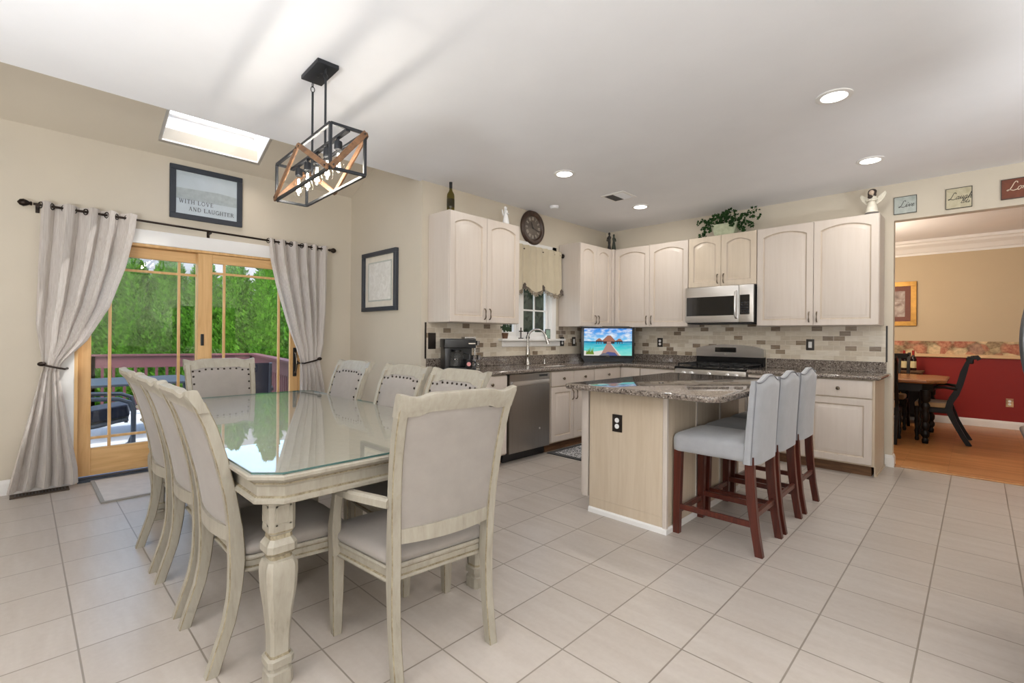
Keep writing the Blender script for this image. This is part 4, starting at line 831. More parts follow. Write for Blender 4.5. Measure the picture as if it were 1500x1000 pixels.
# ------------------------------------------------------------------ bar stools (front towards -x)
def stool(label, y):
    t = thing('bar_stool', label, 'bar stool', (-1.14, y, 0), 0, 'grey upholstered bar stools')
    for s in (-1, 1):
        b = B(); b.loft([octa(-.232, s*.185, .02, .02, 0, .15), octa(-.225, s*.18, .024, .024, .53, .15)]); b.done('leg', 'cherry', t, 30)
        pts = [(.258, 0), (.235, .14), (.215, .3), (.205, .45), (.203, .56)]
        b = B(); b.loft([octa(x, s*.185, .021+.004*(z > .2), .02, z, .15) for x, z in pts]); b.done('leg', 'cherry', t, 30)
    for s in (-1, 1):
        b = B(); b.bar((-.225, s*.184, .17), (.225, s*.184, .17), .022, .034, bev=.003); b.done('stretcher', 'cherry', t)
    b = B(); b.bar((-.227, -.185, .14), (-.227, .185, .14), .022, .034, bev=.003); b.done('stretcher', 'cherry', t)
    b = B(); b.bar((.225, -.185, .22), (.225, .185, .22), .022, .034, bev=.003); b.done('stretcher', 'cherry', t)
    def se(o, z):
        x0, x1, hy = -.258+o, .19, .218-o; r = .04
        pts = arc(x0+r, hy-r, r, r, 90, 180, 5) + arc(x0+r, -hy+r, r, r, 180, 270, 5) + [(x1, -hy+.01), (x1, hy-.01)]
        return [(x, y, z) for x, y in pts]
    b = B(); b.loft([se(o, z) for o, z in ((.01, .525), (.002, .53), (0, .55), (0, .60), (.006, .622), (.02, .635), (.05, .645), (.1, .65))]); b.done('seat', 'greyfab', t, 60)
    def top(u):   # camel back crest
        a = abs(u); return .028*sstep((.62-a)/.5) - .008*sstep((a-.5)/.25) + .007*sstep((a-.82)/.18)
    def bk(u, v, side):
        zt = 1.0+top(u); z = .515+(zt-.515)*v; lean = .0+.035*((z-.515)/.5)**1.2
        y_ = .218*u; th = .042*(1-.25*v); ed = (1-abs(u)**8)*(1-max(0, (v-.9)/.1)**3); flare = .012*abs(u)**3
        return (.205+lean+(th*(.35+.65*ed) if side > 0 else -th*(.35+.65*ed))-flare, y_*(1 if side < 0 else 1), z)
    b = B(); b.grid(lambda u, v: bk(-1+2*u, v, -1), 26, 16); b.grid(lambda u, v: bk(-1+2*u, v, 1), 26, 16)
    for sg in (-1, 1): b.grid(lambda u, v: tuple(Vector(bk(sg, v, -1)).lerp(Vector(bk(sg, v, 1)), u)), 2, 16)
    for vv in (0, 1): b.grid(lambda u, v: tuple(Vector(bk(-1+2*u, vv, -1)).lerp(Vector(bk(-1+2*u, vv, 1)), v)), 26, 2)
    bo = b.done('backrest', 'greyfab', t, 50)
    b = B()
    for sg in (-1, 1):
        b.tube([Vector(bk(sg*.97, v/10, 1))+Vector((.001, 0, 0)) for v in range(11)], .0035, 6)
    b.tube([Vector(bk(-1+2*i/30, .985, 1))+Vector((.001, 0, 0)) for i in range(31)], .003, 6); b.done('piping', 'lash', bo, 40)
    return t
stool('grey upholstered bar stool nearest the camera at the island', 3.118)
stool('grey upholstered bar stool in the middle of the three', 3.58)
stool('grey upholstered bar stool farthest from the camera, nearest the range', 4.075)

# ------------------------------------------------------------------ curtains, rod, tiebacks
t = thing('curtain_rod', 'long black curtain rod above the sliding door', 'curtain rod', (0, 0, 0))
RX = XD+.095; rz0, rz1 = 2.232, 2.192
b = B(); b.cyl((RX, .06, rz0), (RX, 2.40, rz1), .0095, n=12); b.done('rod', 'bronze', t, 40)
for y, z, s in ((.055, rz0, -1), (2.405, rz1, 1)):
    b = B(); b.lathe([(.010, 0), (.018, .006*s), (.012, .014*s), (.022, .03*s), (.029, .048*s), (.022, .068*s), (.006, .08*s), (0, .082*s)], 16, (RX, y, z), 'y'); b.done('finial', 'bronze', t, 40)
for y in (.085, 1.25, 2.37):
    b = B(); z = rz0+(rz1-rz0)*(y-.06)/2.34; b.box(XD, XD+.008, y-.012, y+.012, z-.05, z+.02, .002); b.bar((XD+.004, y, z-.018), (RX, y, z-.018), .01); b.box(RX-.012, RX+.012, y-.006, y+.006, z-.022, z-.006); b.done('bracket', 'bronze', t)
def curtain(label, left, n_f, tie_z, loc):
    t = thing('curtain', label, 'curtain', loc, 0, 'linen curtains at the sliding door')
    NZ, NU = 70, 220; z1 = 2.262 if left else 2.226
    def edges(z):
        if left:
            L = interp([(.03, -.075), (.5, .02), (.97, .118), (1.3, .075), (1.8, .085), (2.3, .10)], z)
            R = interp([(.03, .325), (.15, .322), (.45, .275), (.75, .235), (.92, .212), (1.0, .225), (1.17, .37), (1.46, .515), (1.8, .615), (2.1, .672), (2.3, .695)], z)
        else:
            L = interp([(.03, 2.03), (.4, 2.075), (.75, 2.10), (.9, 2.105), (.96, 2.085), (1.1, 2.04), (1.31, 1.965), (1.735, 1.845), (2.0, 1.785), (2.3, 1.75)], z)
            R = interp([(.03, 2.46), (.4, 2.40), (.8, 2.335), (.96, 2.30), (1.15, 2.335), (1.5, 2.36), (2.3, 2.385)], z)
        return L, R
    def fn(u, v):
        z = .03+(z1-.03)*v; L, R = edges(z)
        # header: even ripples; below they bunch towards the tie
        k = sstep((z-.97)/.6) if z > .97 else sstep((.97-z)/.75)
        amp = (.014+.040*k)*(1 if z > .97 else 1.15)
        uu = u if not left else 1-u
        ph = 2*PI*n_f*u + .5*math.sin(3*u*PI)
        q = u + .34/n_f*math.sin(2*ph+.6)*.28
        y = L+(R-L)*q
        sn = math.sin(ph); x = RX+amp*math.copysign(abs(sn)**.65, sn)+.012*math.sin(ph*.5+2.0*z+1)*(1-sstep((z-1.9)/.3))
        if z < .97: x += .02*math.sin(u*9+1)*k
        else: x += .02*(1-k)
        return (x-loc[0], y-loc[1], z-loc[2]+.006*math.sin(ph)*(v < .02))
    b = B(); b.grid(fn, NU, NZ); c = b.done('cloth', 'curtain', t, 80)
    b = B(); zz = rz0+(rz1-rz0)*((loc[1]-.06)/2.34)
    for i in range(int(n_f*2)):
        ph = PI*(i+.5) if False else PI*i+.12
        u = (ph)/(2*PI*n_f)
        if u > .98: break
        L, R = edges(z1-.03); y = L+(R-L)*u; z = rz0+(rz1-rz0)*(y-.06)/2.34
        M = 16; tilt = 1 if i % 2 == 0 else -1
        pts = [(RX-loc[0]+.021*math.cos(2*PI*k/M)*.8, y-loc[1]+.012*tilt*math.cos(2*PI*k/M), z-loc[2]+.023*math.sin(2*PI*k/M)) for k in range(M)]
        b.tube(pts, .0042, 6, closed=True)
    b.done('grommet_rings', 'bronze', t, 40)
    return t
curtain('linen curtain left of the sliding door, tied back', True, 4.5, .97, (RX, .2, .03))
curtain('linen curtain right of the sliding door, tied back', False, 5.5, .96, (RX, 2.2, .03))
def tieback(label, wy, z, pts):
    t = thing('curtain_tieback', label, 'tieback', (XD, wy, z), 0, 'curtain holdbacks')
    b = B(); b.tube(pts, .008, 8); b.done('hook', 'bronze', t, 40)
    b = B(); b.lathe([(.02, 0), (.022, .004), (.012, .01)], 14, (0, 0, 0), 'x'); b.done('wall_plate', 'bronze', t, 40)
    b = B(); b.ell(pts[-1], .018, .026, .018); b.done('knob', 'bronze', t, 50)
tieback('dark holdback hook gathering the left curtain', .262, .955, [(0, 0, 0), (.08, .0, 0), (.15, -.02, .0), (.168, -.06, .012), (.165, -.12, .03), (.16, -.15, .045)])
tieback('dark holdback hook gathering the right curtain', 2.10, .935, [(0, 0, 0), (.08, 0, 0), (.145, .02, .0), (.16, .06, .01), (.16, .14, .03), (.155, .18, .045)])

# ------------------------------------------------------------------ pendant lamp over the table
PC = (-2.732, 1.184); PR = math.radians(-2.5)
t = thing('linear_pendant_light', 'black cage pendant lamp with wooden braces over the dining table', 'pendant light', (PC[0], PC[1], 2.08), PR)
b = B(); b.box(-.125+.03, .125+.03, -.06, .06, .646, .67, .006, 2); cn = b.done('canopy', 'iron', t, 30)
b = B()
for x in (.005, .055): b.lathe([(.005, 0), (.005, -.004), (0, -.005)], 10, (x, 0, .646))
b.done('screws', 'blk', cn)
for x in (-.075, .115):
    b = B(); b.cyl((x, 0, .10), (x, 0, .585), .0062, n=10); b.done('rod', 'iron', t, 40)
    b = B()
    for k in range(2):
        cz = .60+k*.03; b.tube([(x+(.011*math.cos(2*PI*i/12) if k else 0), (0 if k else .011*math.cos(2*PI*i/12)), cz+.017*math.sin(2*PI*i/12)) for i in range(12)], .0025, 6, closed=True)
    b.done('chain_link', 'iron', t, 40)
HX, HY, HZ = .41, .092, .222
b = B(); k = .0075
for y in (-HY, HY):
    for z in (0, HZ): b.box(-HX, HX, y-k, y+k, z-k, z+k, .001)
for x in (-HX, HX):
    for z in (0, HZ): b.box(x-k, x+k, -HY, HY, z-k, z+k, .001)
    for y in (-HY, HY): b.box(x-k, x+k, y-k, y+k, 0, HZ, .001)
b.box(-HX, HX, -.012, .012, .205, .22, .001); b.done('frame', 'iron', t)
def brace(p, q, upv):
    b = B(); b.bar(p, q, .012, .03, up=upv, bev=.002) if False else b.bar(p, q, .03, .012, up=upv, bev=.002); o = b.done('brace', 'walnut', t)
    b = B(); d = Vector(q)-Vector(p); n = Vector(upv)
    for k in (.05, .95): c = Vector(p)+d*k; b.cyl(c-n*.011, c+n*.011, .0045, n=8)
    b.done('bolt', 'blk', o, 40)
for xa in (-HX, HX): brace((xa, -HY-.013, 0), (0, -HY-.013, HZ), (0, 1, 0)); brace((xa, HY+.013, HZ), (0, HY+.013, 0), (0, 1, 0))
brace((HX+.013, -HY, 0), (HX+.013, HY, HZ), (1, 0, 0)); brace((-HX-.013, -HY, 0), (-HX-.013, HY, HZ), (1, 0, 0))
for i in range(5):
    x = -.29+i*.145
    b = B(); b.lathe([(.006, .205), (.006, .19), (.019, .188), (.021, .184), (.021, .145), (.018, .142), (0, .142)], 16, (x, 0, 0)); so_ = b.done('socket', 'iron', t, 40)
    b = B(); b.lathe([(.012, .142), (.013, .125), (.02, .105), (.028, .08), (.032, .055), (.028, .03), (.016, .016), (0, .012)], 18, (x, 0, 0)); bu = b.done('bulb', 'bulbglass', t, 50)
    b = B()
    for a in range(6): q = 2*PI*a/6; b.cyl((x+.004*math.cos(q), .004*math.sin(q), .125), (x+.012*math.cos(q), .012*math.sin(q), .045), .0011, n=5)
    b.done('filament', 'filament', bu)
    lp = light('pendant_bulb_light', 'POINT', (PC[0]+x*math.cos(PR), PC[1]+x*math.sin(PR), 2.08+.075), PENDANT_W, (1, .94, .85), radius=.012)

# ------------------------------------------------------------------ ceiling fixtures
def can(label, x, y, grp, power=CAN_W):
    t = thing('recessed_light', label, 'ceiling light', (x, y, ZC), 0, grp)
    b = B(); b.lathe([(.07, .0), (.098, .0), (.1, -.006), (.09, -.010), (.072, -.008), (.07, 0)], 28); b.done('trim_ring', 'white', t, 40)
    b = B(); b.lathe([(.073, -.006), (.07, -.008), (0, -.0085)], 28); b.done('lens', 'led', t, 40)
    light('ceiling_disk_light', 'AREA', (x, y, ZC-.02), power, (1, .955, .89), .14, direction=(0, 0, -1))
can('recessed ceiling light nearest the camera, above the stools', -.65, 3.52, 'recessed ceiling lights')
can('recessed ceiling light in front of the upper cabinet by the wine bottle', -2.75, 3.50, 'recessed ceiling lights')
can('recessed ceiling light near the wide upper cabinet, right', -.66, 4.99, 'recessed ceiling lights')
can('recessed ceiling light beyond the ceiling vent, near the room corner', -2.80, 4.98, 'recessed ceiling lights')
for x, y in ((.9, 2.2), (.9, -.6), (-1.4, -1.4), (-.4, .3)): light('ceiling_disk_light', 'AREA', (x, y, ZC-.02), CAN_W, (1, .955, .89), .14, direction=(0, 0, -1))  # extra lamps without fixtures, added out of view for more brightness
t = thing('ceiling_vent', 'white square ceiling vent between the far recessed lights', 'vent', (-2.765, 4.46, ZC), 0)
b = B(); b.box(-.14, .14, -.14, .14, -.008, 0, .003); b.done('frame', 'white', t)
b = B(); b.box(-.11, -.005, -.11, .11, -.0095, -.007); b.done('opening', 'iron', t)
b = B()
for i in range(9): b.box(.0, .11, -.105+i*.025, -.092+i*.025, -.012, -.007)
b.done('louvres', 'ceil', t)
t = thing('smoke_detector', 'small white smoke detector on ceiling near the clock', 'smoke detector', (-3.52, 4.30, ZC)); b = B(); b.lathe([(.055, 0), (.055, -.012), (.046, -.03), (.02, -.034), (0, -.034)], 24); b.done('cover', 'ceil', t, 40)

# ------------------------------------------------------------------ pictures
t = thing('framed_print', 'black framed print reading WITH LOVE AND LAUGHTER above the door', 'picture', (XD, 1.24, 2.555), RW)
def frame(t, w, h, fw_, mat, depth=.022, slope=.006):
    b = B()
    for q in ((-w/2, w/2, h/2-fw_, h/2), (-w/2, w/2, -h/2, -h/2+fw_), (-w/2, -w/2+fw_, -h/2+fw_, h/2-fw_), (w/2-fw_, w/2, -h/2+fw_, h/2-fw_)): b.box(q[0], q[1], -depth, 0, q[2], q[3], .003)
    return b.done('frame', mat, t)
frame(t, .602, .492, .048, 'frameblack', .026)
p = box(-.257, .257, -.012, -.002, -.2, .2).done('print', 'paper', t)
b = B(); b.prism([(-.257, -.06), (.257, -.06), (.257, .035), (.1, .05), (-.257, .04)], 'y', -.0125, -.0115); b.done('print_band', 'paper2', p)
b = B(); pl_ = lambda u, v, k: (u, -.0128-k, v)
serif_text(b, 'WITH LOVE', -.228, -.096, .036, pl_, .16); serif_text(b, 'AND LAUGHTER', -.152, -.16, .036, pl_, .12); b.done('lettering', 'ink', p)
box(-.257, .257, -.0165, -.0155, -.2, .2).done('glazing', 'skyglass', t)
t = thing('framed_relief', 'black framed white relief print on the jog wall', 'picture', (-4.632, YJ, 1.825), 0)
frame(t, .70, .645, .045, 'frameblack', .04)
p = box(-.308, .308, -.012, -.002, -.28, .28).done('mat_board', 'mat', t)
b = B()
for q in ((-.24, .24, .2, .215), (-.24, .24, -.215, -.2), (-.24, -.225, -.2, .2), (.225, .24, -.2, .2)): b.box(q[0], q[1], -.016, -.011, q[2], q[3])
b.done('inner_border', 'paper2', p); box(-.225, .225, -.014, -.011, -.2, .2).done('print', 'plaster', p)

# ------------------------------------------------------------------ wall clock, signs, things on the cabinets
t = thing('wall_clock', 'large round brown wall clock above the sink window', 'clock', (XK, 4.305, 2.552), RW)
b = B(); b.lathe([(.205, 0), (.21, -.01), (.208, -.02), (.195, -.034), (.175, -.038), (.155, -.034), (.145, -.02), (.14, -.014)], 48, (0, 0, 0), 'y'); b.done('case', 'clockwood', t, 40)
b = B(); b.lathe([(.146, -.012), (.145, -.015), (0, -.0152)], 48, (0, 0, 0), 'y'); dl = b.done('dial', 'dial', t, 40)
for hh in range(12):
    b = B(); a = math.radians(90-30*(hh+1)); n_ = [1, 2, 3, 2, 2, 3, 3, 4, 2, 2, 3, 3][hh]
    for j in range(n_):
        off = (j-(n_-1)/2)*.011; ca, sa = math.cos(a), math.sin(a); px_, pz_ = -sa, ca
        ribbon(b, [(.092*ca+px_*off, .092*sa+pz_*off), (.128*ca+px_*off, .128*sa+pz_*off)], .005, lambda u, v, k: (u, -.0155-k, v))
    b.done('numeral', 'numeral', dl)

b = B()
for a, L, wd in ((118, .07, .009), (-20, .1, .006)): a = math.radians(a); ribbon(b, [(-.015*math.cos(a), -.015*math.sin(a)), (L*math.cos(a), L*math.sin(a))], wd, lambda u, v, k: (u, -.019-k, v))
b.lathe([(.01, -.016), (.01, -.021), (0, -.0215)], 14, (0, 0, 0), 'y'); b.done('hands', 'blk', dl)
def sign(label, x0, w, z0, h, m, txts, ink):
    t = thing('wall_sign', label, 'sign', (x0+w/2, YB, z0+h/2), 0, 'word signs above the opening')
    p = box(-w/2, w/2, -.016, 0, -h/2, h/2, .003).done('board', m, t)
    b = B()
    for q in ((-w/2, w/2, h/2-.005, h/2), (-w/2, w/2, -h/2, -h/2+.005), (-w/2, -w/2+.005, -h/2, h/2), (w/2-.005, w/2, -h/2, h/2)): b.box(q[0], q[1], -.018, -.012, q[2], q[3])
    b.done('edge', 'signtext', t)
    b = B()
    for s_, u, v, hh in txts: script_text(b, s_, u, v, hh, lambda u, v, k: (u, -.0163-k, v))
    b.done('lettering', ink, p)
sign('pale blue grey word sign reading Live', -.595, .172, 2.447, .166, 'signblue', [('Live', -.05, -.022, .062)], 'signtext')
sign('cream word sign reading Laugh', -.222, .178, 2.43, .186, 'signcream', [('Laugh', -.072, -.012, .062), ('lots', .012, -.052, .045)], 'signtext')
sign('russet word sign reading Love at the right edge', .133, .20, 2.45, .172, 'signbrown', [('Love', -.066, -.016, .075)], 'signpale')
CT = 2.424
t = thing('wine_bottle', 'empty green wine bottle on the left upper cabinet', 'bottle', (-3.62, 2.86, CT))
b = B(); b.lathe([(.034, 0), (.037, .006), (.037, .15), (.034, .172), (.02, .195), (.0145, .215), (.014, .27), (.0155, .272), (.0155, .282), (.013, .284), (0, .284)], 24); b.done('glass', 'bottleglass', t, 40)
b = B(); b.lathe([(.0142, .225), (.0152, .225), (.016, .284), (.0, .286)], 18); b.done('capsule', 'blk', t, 40)
b = B(); b.lathe([(.0375, .05), (.038, .05), (.038, .12), (.0375, .12)], 24); b.done('label_band', 'bottleglass', t, 40)
def figure(t, m, h, r, arms=True, hs=1.0, hair=None, mh=None):
    b = B(); b.lathe([(r, 0), (r*.98, h*.06), (r*.8, h*.3), (r*.55, h*.52), (r*.42, h*.6), (r*.52, h*.68), (r*.58, h*.76), (r*.34, h*.82), (r*.17, h*.84), (r*.16, h*.87)], 16)
    if arms:
        for s in (-1, 1): b.tube([(s*r*.5, 0, h*.77), (s*r*.72, -r*.2, h*.64), (s*r*.3, -r*.7, h*.62), (0, -r*.75, h*.63)], [r*.16, r*.15, r*.12, r*.1], 8)
    b.done('body', m, t, 50)
    q = hs; zc = h*.85+h*.075*q
    b = B(); b.ell((0, 0, zc), r*.3*q, r*.33*q, h*.075*q, 14, 10); b.ell((0, -r*.33*q, zc-h*.005), r*.05*q, r*.06*q, h*.015*q, 6, 4); b.done('head', mh or m, t, 60)
    if hair:
        b = B(); b.ell((0, r*.12*q, zc+h*.02*q), r*.42*q, r*.36*q, h*.085*q, 14, 10); b.ell((0, r*.22*q, zc-h*.06*q), r*.36*q, r*.2*q, h*.09*q, 10, 8); b.ell((r*.29*q, -r*.03*q, zc-h*.03*q), r*.11*q, r*.16*q, h*.075*q, 8, 6); b.ell((-r*.29*q, -r*.03*q, zc-h*.03*q), r*.11*q, r*.16*q, h*.075*q, 8, 6); b.done('hair', hair, t, 60)
def wings(t, m, z, s_, spread, y=.02):
    for s in (-1, 1):
        b = B(); pts = [(s*.012, z), (s*spread*.45, z+s_*.55), (s*spread*.9, z+s_), (s*spread, z+s_*.75), (s*spread*.86, z+s_*.3), (s*spread*.6, z-s_*.1), (s*spread*.3, z-s_*.3)]
        b.prism(pts, 'y', y, y+.008)
        for k in range(3): b.bar((s*spread*(.3+.2*k), y-.001, z-s_*.1+k*s_*.1), (s*spread*(.6+.13*k), y-.001, z+s_*(.3+.22*k)), .006, .004, up=(0, 1, 0))
        b.done('wing', m, t)
t = thing('angel_figurine', 'small white angel figurine on the left upper cabinet', 'figurine', (-3.62, 3.605, CT), math.radians(120))
figure(t, 'porcelain', .20, .04, True, hair='porcelain'); wings(t, 'porcelain', .115, .045, .06)
t = thing('girl_angel_figurine', 'cream angel girl with dark hair on the wide upper cabinet', 'figurine', (-.735, 5.67, CT), math.radians(-8))
figure(t, 'cream', .225, .055, True, 1.55, hair='hair', mh='skin'); wings(t, 'cream', .135, .085, .105, .03)
b = B(); b.lathe([(.06, 0), (.062, .01), (.052, .025), (0, .026)], 20); b.done('base', 'pewter', t, 40)
b = B(); b.ell((.0, -.05, .168), .022, .018, .016, 10, 6); b.done('held_bird', 'hair', t, 50)
t = thing('couple_figurine', 'dark figurine of a standing couple in the cabinet corner', 'figurine', (-3.63, 5.68, 2.42), math.radians(30))
b = B()
b.lathe([(.028, 0), (.026, .03), (.016, .1), (.02, .13), (.017, .17), (.026, .185), (.027, .2), (.01, .222), (.009, .23)], 12, (-.032, 0, 0)); b.ell((-.032, 0, .245), .016, .017, .022, 12, 8); b.tube([(-.055, 0, .195), (-.062, -.01, .15), (-.03, -.03, .135)], [.009, .008, .007], 8); b.done('man', 'darkfig', t, 50)
b = B(); b.lathe([(.034, 0), (.032, .02), (.022, .09), (.014, .14), (.018, .168), (.021, .18), (.008, .2), (.008, .21)], 12, (.03, 0, 0)); b.ell((.03, 0, .222), .015, .017, .02, 12, 8); b.tube([(.05, 0, .175), (.058, -.012, .14), (.02, -.03, .13)], [.007, .007, .006], 8); b.done('woman', 'greenfig', t, 50)
t = thing('ivy_planter', 'ivy spilling from a pale stone trough above the microwave', 'plant', (-2.10, 5.68, 2.422), 0)
b = B(); b.loft([[(-.105, -.045, 0), (.105, -.045, 0), (.105, .045, 0), (-.105, .045, 0)], [(-.145, -.06, .135), (.145, -.06, .135), (.145, .06, .135), (-.145, .06, .135)], [(-.132, -.05, .135), (.132, -.05, .135), (.132, .05, .135), (-.132, .05, .135)], [(-.125, -.045, .12), (.125, -.045, .12), (.125, .045, .12), (-.125, .045, .12)]]); b.done('trough', 'stone', t)
b = B(); vines = []
def vine(p0, p1, p2, n=9): return [tuple((1-k/n)**2*a+2*(1-k/n)*(k/n)*c+(k/n)**2*d for a, c, d in zip(p0, p1, p2)) for k in range(n+1)]
for a, c, d in (((-.1, -.02, .13), (-.2, -.03, .24), (-.29, -.05, .17)), ((-.1, -.03, .13), (-.2, -.06, .18), (-.24, -.07, .02)), ((-.05, 0, .13), (-.15, .0, .27), (-.25, -.02, .12)), ((.1, 0, .13), (.2, -.02, .2), (.34, -.02, .26)), ((.1, 0, .13), (.22, -.02, .16), (.30, -.03, .05)), ((.05, 0, .13), (.2, 0, .26), (.36, 0, .15)), ((0, 0, .13), (.0, -.03, .27), (.06, -.03, .27)), ((-.03, 0, .13), (-.04, -.04, .25), (-.09, -.04, .23)), ((.06, -.03, .13), (.1, -.09, .18), (.09, -.08, .09)), ((-.1, -.04, .1), (-.18, -.06, .06), (-.28, -.05, .02)), ((.12, -.02, .12), (.2, -.04, .06), (.2, -.05, .02))):
    v = vine(a, c, d); vines.append(v); b.tube(v, .0025, 5)
b.done('stems', 'ivy', t)
b = B()
def leaf(b, c, r, nrm, roll):
    n_ = Vector(nrm).normalized(); u = n_.cross(Vector((0, 0, 1)) if abs(n_.z) < .9 else Vector((1, 0, 0))).normalized(); v = n_.cross(u); c = Vector(c)
    k = [(0, -.5), (.55, -.75), (.45, -.1), (.8, .3), (.3, .35), (0, 1), (-.3, .35), (-.8, .3), (-.45, -.1), (-.55, -.75)]
    cr, sr = math.cos(roll), math.sin(roll)
    b._f([b._v(c+(u*(x*cr-y*sr)+v*(x*sr+y*cr))*r+n_*(-.12*r*abs(x))) for x, y in k])
rv = random.Random(3)
for v in vines:
    for p in v[2:]:
        for q in range(3): leaf(b, (p[0]+rv.uniform(-.025, .025), min(.08, p[1]+rv.uniform(-.03, .03)), min(.29, max(.015, p[2]+rv.uniform(-.02, .03)))), rv.uniform(.016, .027), (rv.uniform(-.7, .7), -1, rv.uniform(-.3, .9)), rv.uniform(0, 6))
for i in range(70): leaf(b, (rv.uniform(-.13, .13), rv.uniform(-.07, .05), rv.uniform(.14, .27)), rv.uniform(.018, .028), (rv.uniform(-.7, .7), -1, rv.uniform(-.2, 1)), rv.uniform(0, 6))
b.done('leaves', 'ivy', t)

# ------------------------------------------------------------------ floor things
t = thing('floor_register', 'brown metal floor vent below the left curtain', 'vent', (-5.19, .11, 0), 0)
b = box(-.06, .06, -.165, .165, 0, .008, .003); b.done('frame', 'bronzevent', t)
b = B()
for i in range(16): b.box(-.04, .04, -.14+i*.0185, -.131+i*.0185, .007, .0095)
b.done('slots', 'blk', t)
t = thing('door_rug', 'pale rug in front of the sliding door', 'rug', (-4.925, 1.10, 0), 0)
b = B()
def rg(u, v): x, y = -.36+.72*u, -.68+1.36*v; return (x, y, .011+(.02*max(0, 1-u*7)*max(0, 1-abs(v-.12)*5)))
b.box(-.36, .36, -.68, .68, 0, .009, .003); b.done('pile', 'rug', t)
b = B()
for q in ((-.37, -.345, -.69, .69), (.345, .37, -.69, .69), (-.345, .345, -.69, -.665), (-.345, .345, .665, .69)): b.box(*q, 0, .012, .003)
b.done('binding', 'rugedge', t)
t = thing('sink_rug', 'black bordered grey fleck rug in front of the sink', 'rug', (-2.925, 4.42, 0), 0)
b = box(-.355, .355, -.51, .51, 0, .009, .003); b.done('border', 'rugblack', t); box(-.295, .295, -.45, .45, .008, .0115, .002).done('fleck_field', 'chenille', t)
# ------------------------------------------------------------------ refrigerator at the right edge of the picture
t = thing('refrigerator', 'grey steel refrigerator whose bowed handle shows at right edge', 'refrigerator', (.198, 2.60, 0), -RW)
box(-.45, .45, .06, .78, .03, 1.76, .006).done('cabinet', 'iron', t)
for s in (-1, 1):
    d = box(min(s*.003, s*.45), max(s*.003, s*.45), 0, .058, .93, 1.78, .012, 3).done('door', 'fridge', t, 30)
    b = B(); x = s*.03; b.tube([(x, -.076*(1-((z-1.24)/.3)**2)-.001, z) for z in [1.24+.3*k/8 for k in range(-8, 9)]], .011, 10); b.done('handle', 'fridge', d, 40)
d = box(-.45, .45, 0, .058, .06, .92, .012, 3).done('drawer', 'fridge', t, 30)
b = B(); b.tube([(-.33, 0, .87), (-.33, -.052, .875), (-.3, -.062, .875), (.3, -.062, .875), (.33, -.052, .875), (.33, 0, .87)], .012, 10); b.done('handle', 'fridge', d, 40)

# ------------------------------------------------------------------ formal dining room
t = thing('dining_table', 'dark turned leg dining table with brown top in the red room', 'dining table', (0, 0, 0))
b = B(); X0, X1, Y0, Y1 = -2.5, -.26, 7.40, 8.62; c = .17
def oc(o, z): return [(X0+c, Y0+o, z), (X1-c-o*.4, Y0+o, z), (X1-o, Y0+c+o*.4, z), (X1-o, Y1-c-o*.4, z), (X1-c-o*.4, Y1-o, z), (X0+c, Y1-o, z), (X0+o, Y1-c, z), (X0+o, Y0+c, z)]
b.loft([oc(o, z) for o, z in ((.02, .72), (.0, .735), (0, .755), (.015, .765))]); b.done('tabletop', 'tabletop', t)
b = B(); b.loft([oc(o, z) for o, z in ((.12, .62), (.12, .72))]); b.done('apron', 'black', t)
prof = [(.02, 0), (.03, .01), (.034, .05), (.024, .07), (.04, .1), (.042, .13), (.026, .16), (.038, .19), (.04, .23), (.026, .26), (.04, .3), (.036, .36), (.028, .4), (.042, .43), (.044, .46), (.028, .49), (.046, .52), (.046, .56), (.05, .57), (.05, .64), (0, .64)]
for x, y in ((-.446, 7.53), (-.446, 8.49), (-2.3, 7.53), (-2.3, 8.49)): b = B(); b.lathe(prof, 16, (x, y, 0)); b.done('leg', 'black', t, 40)
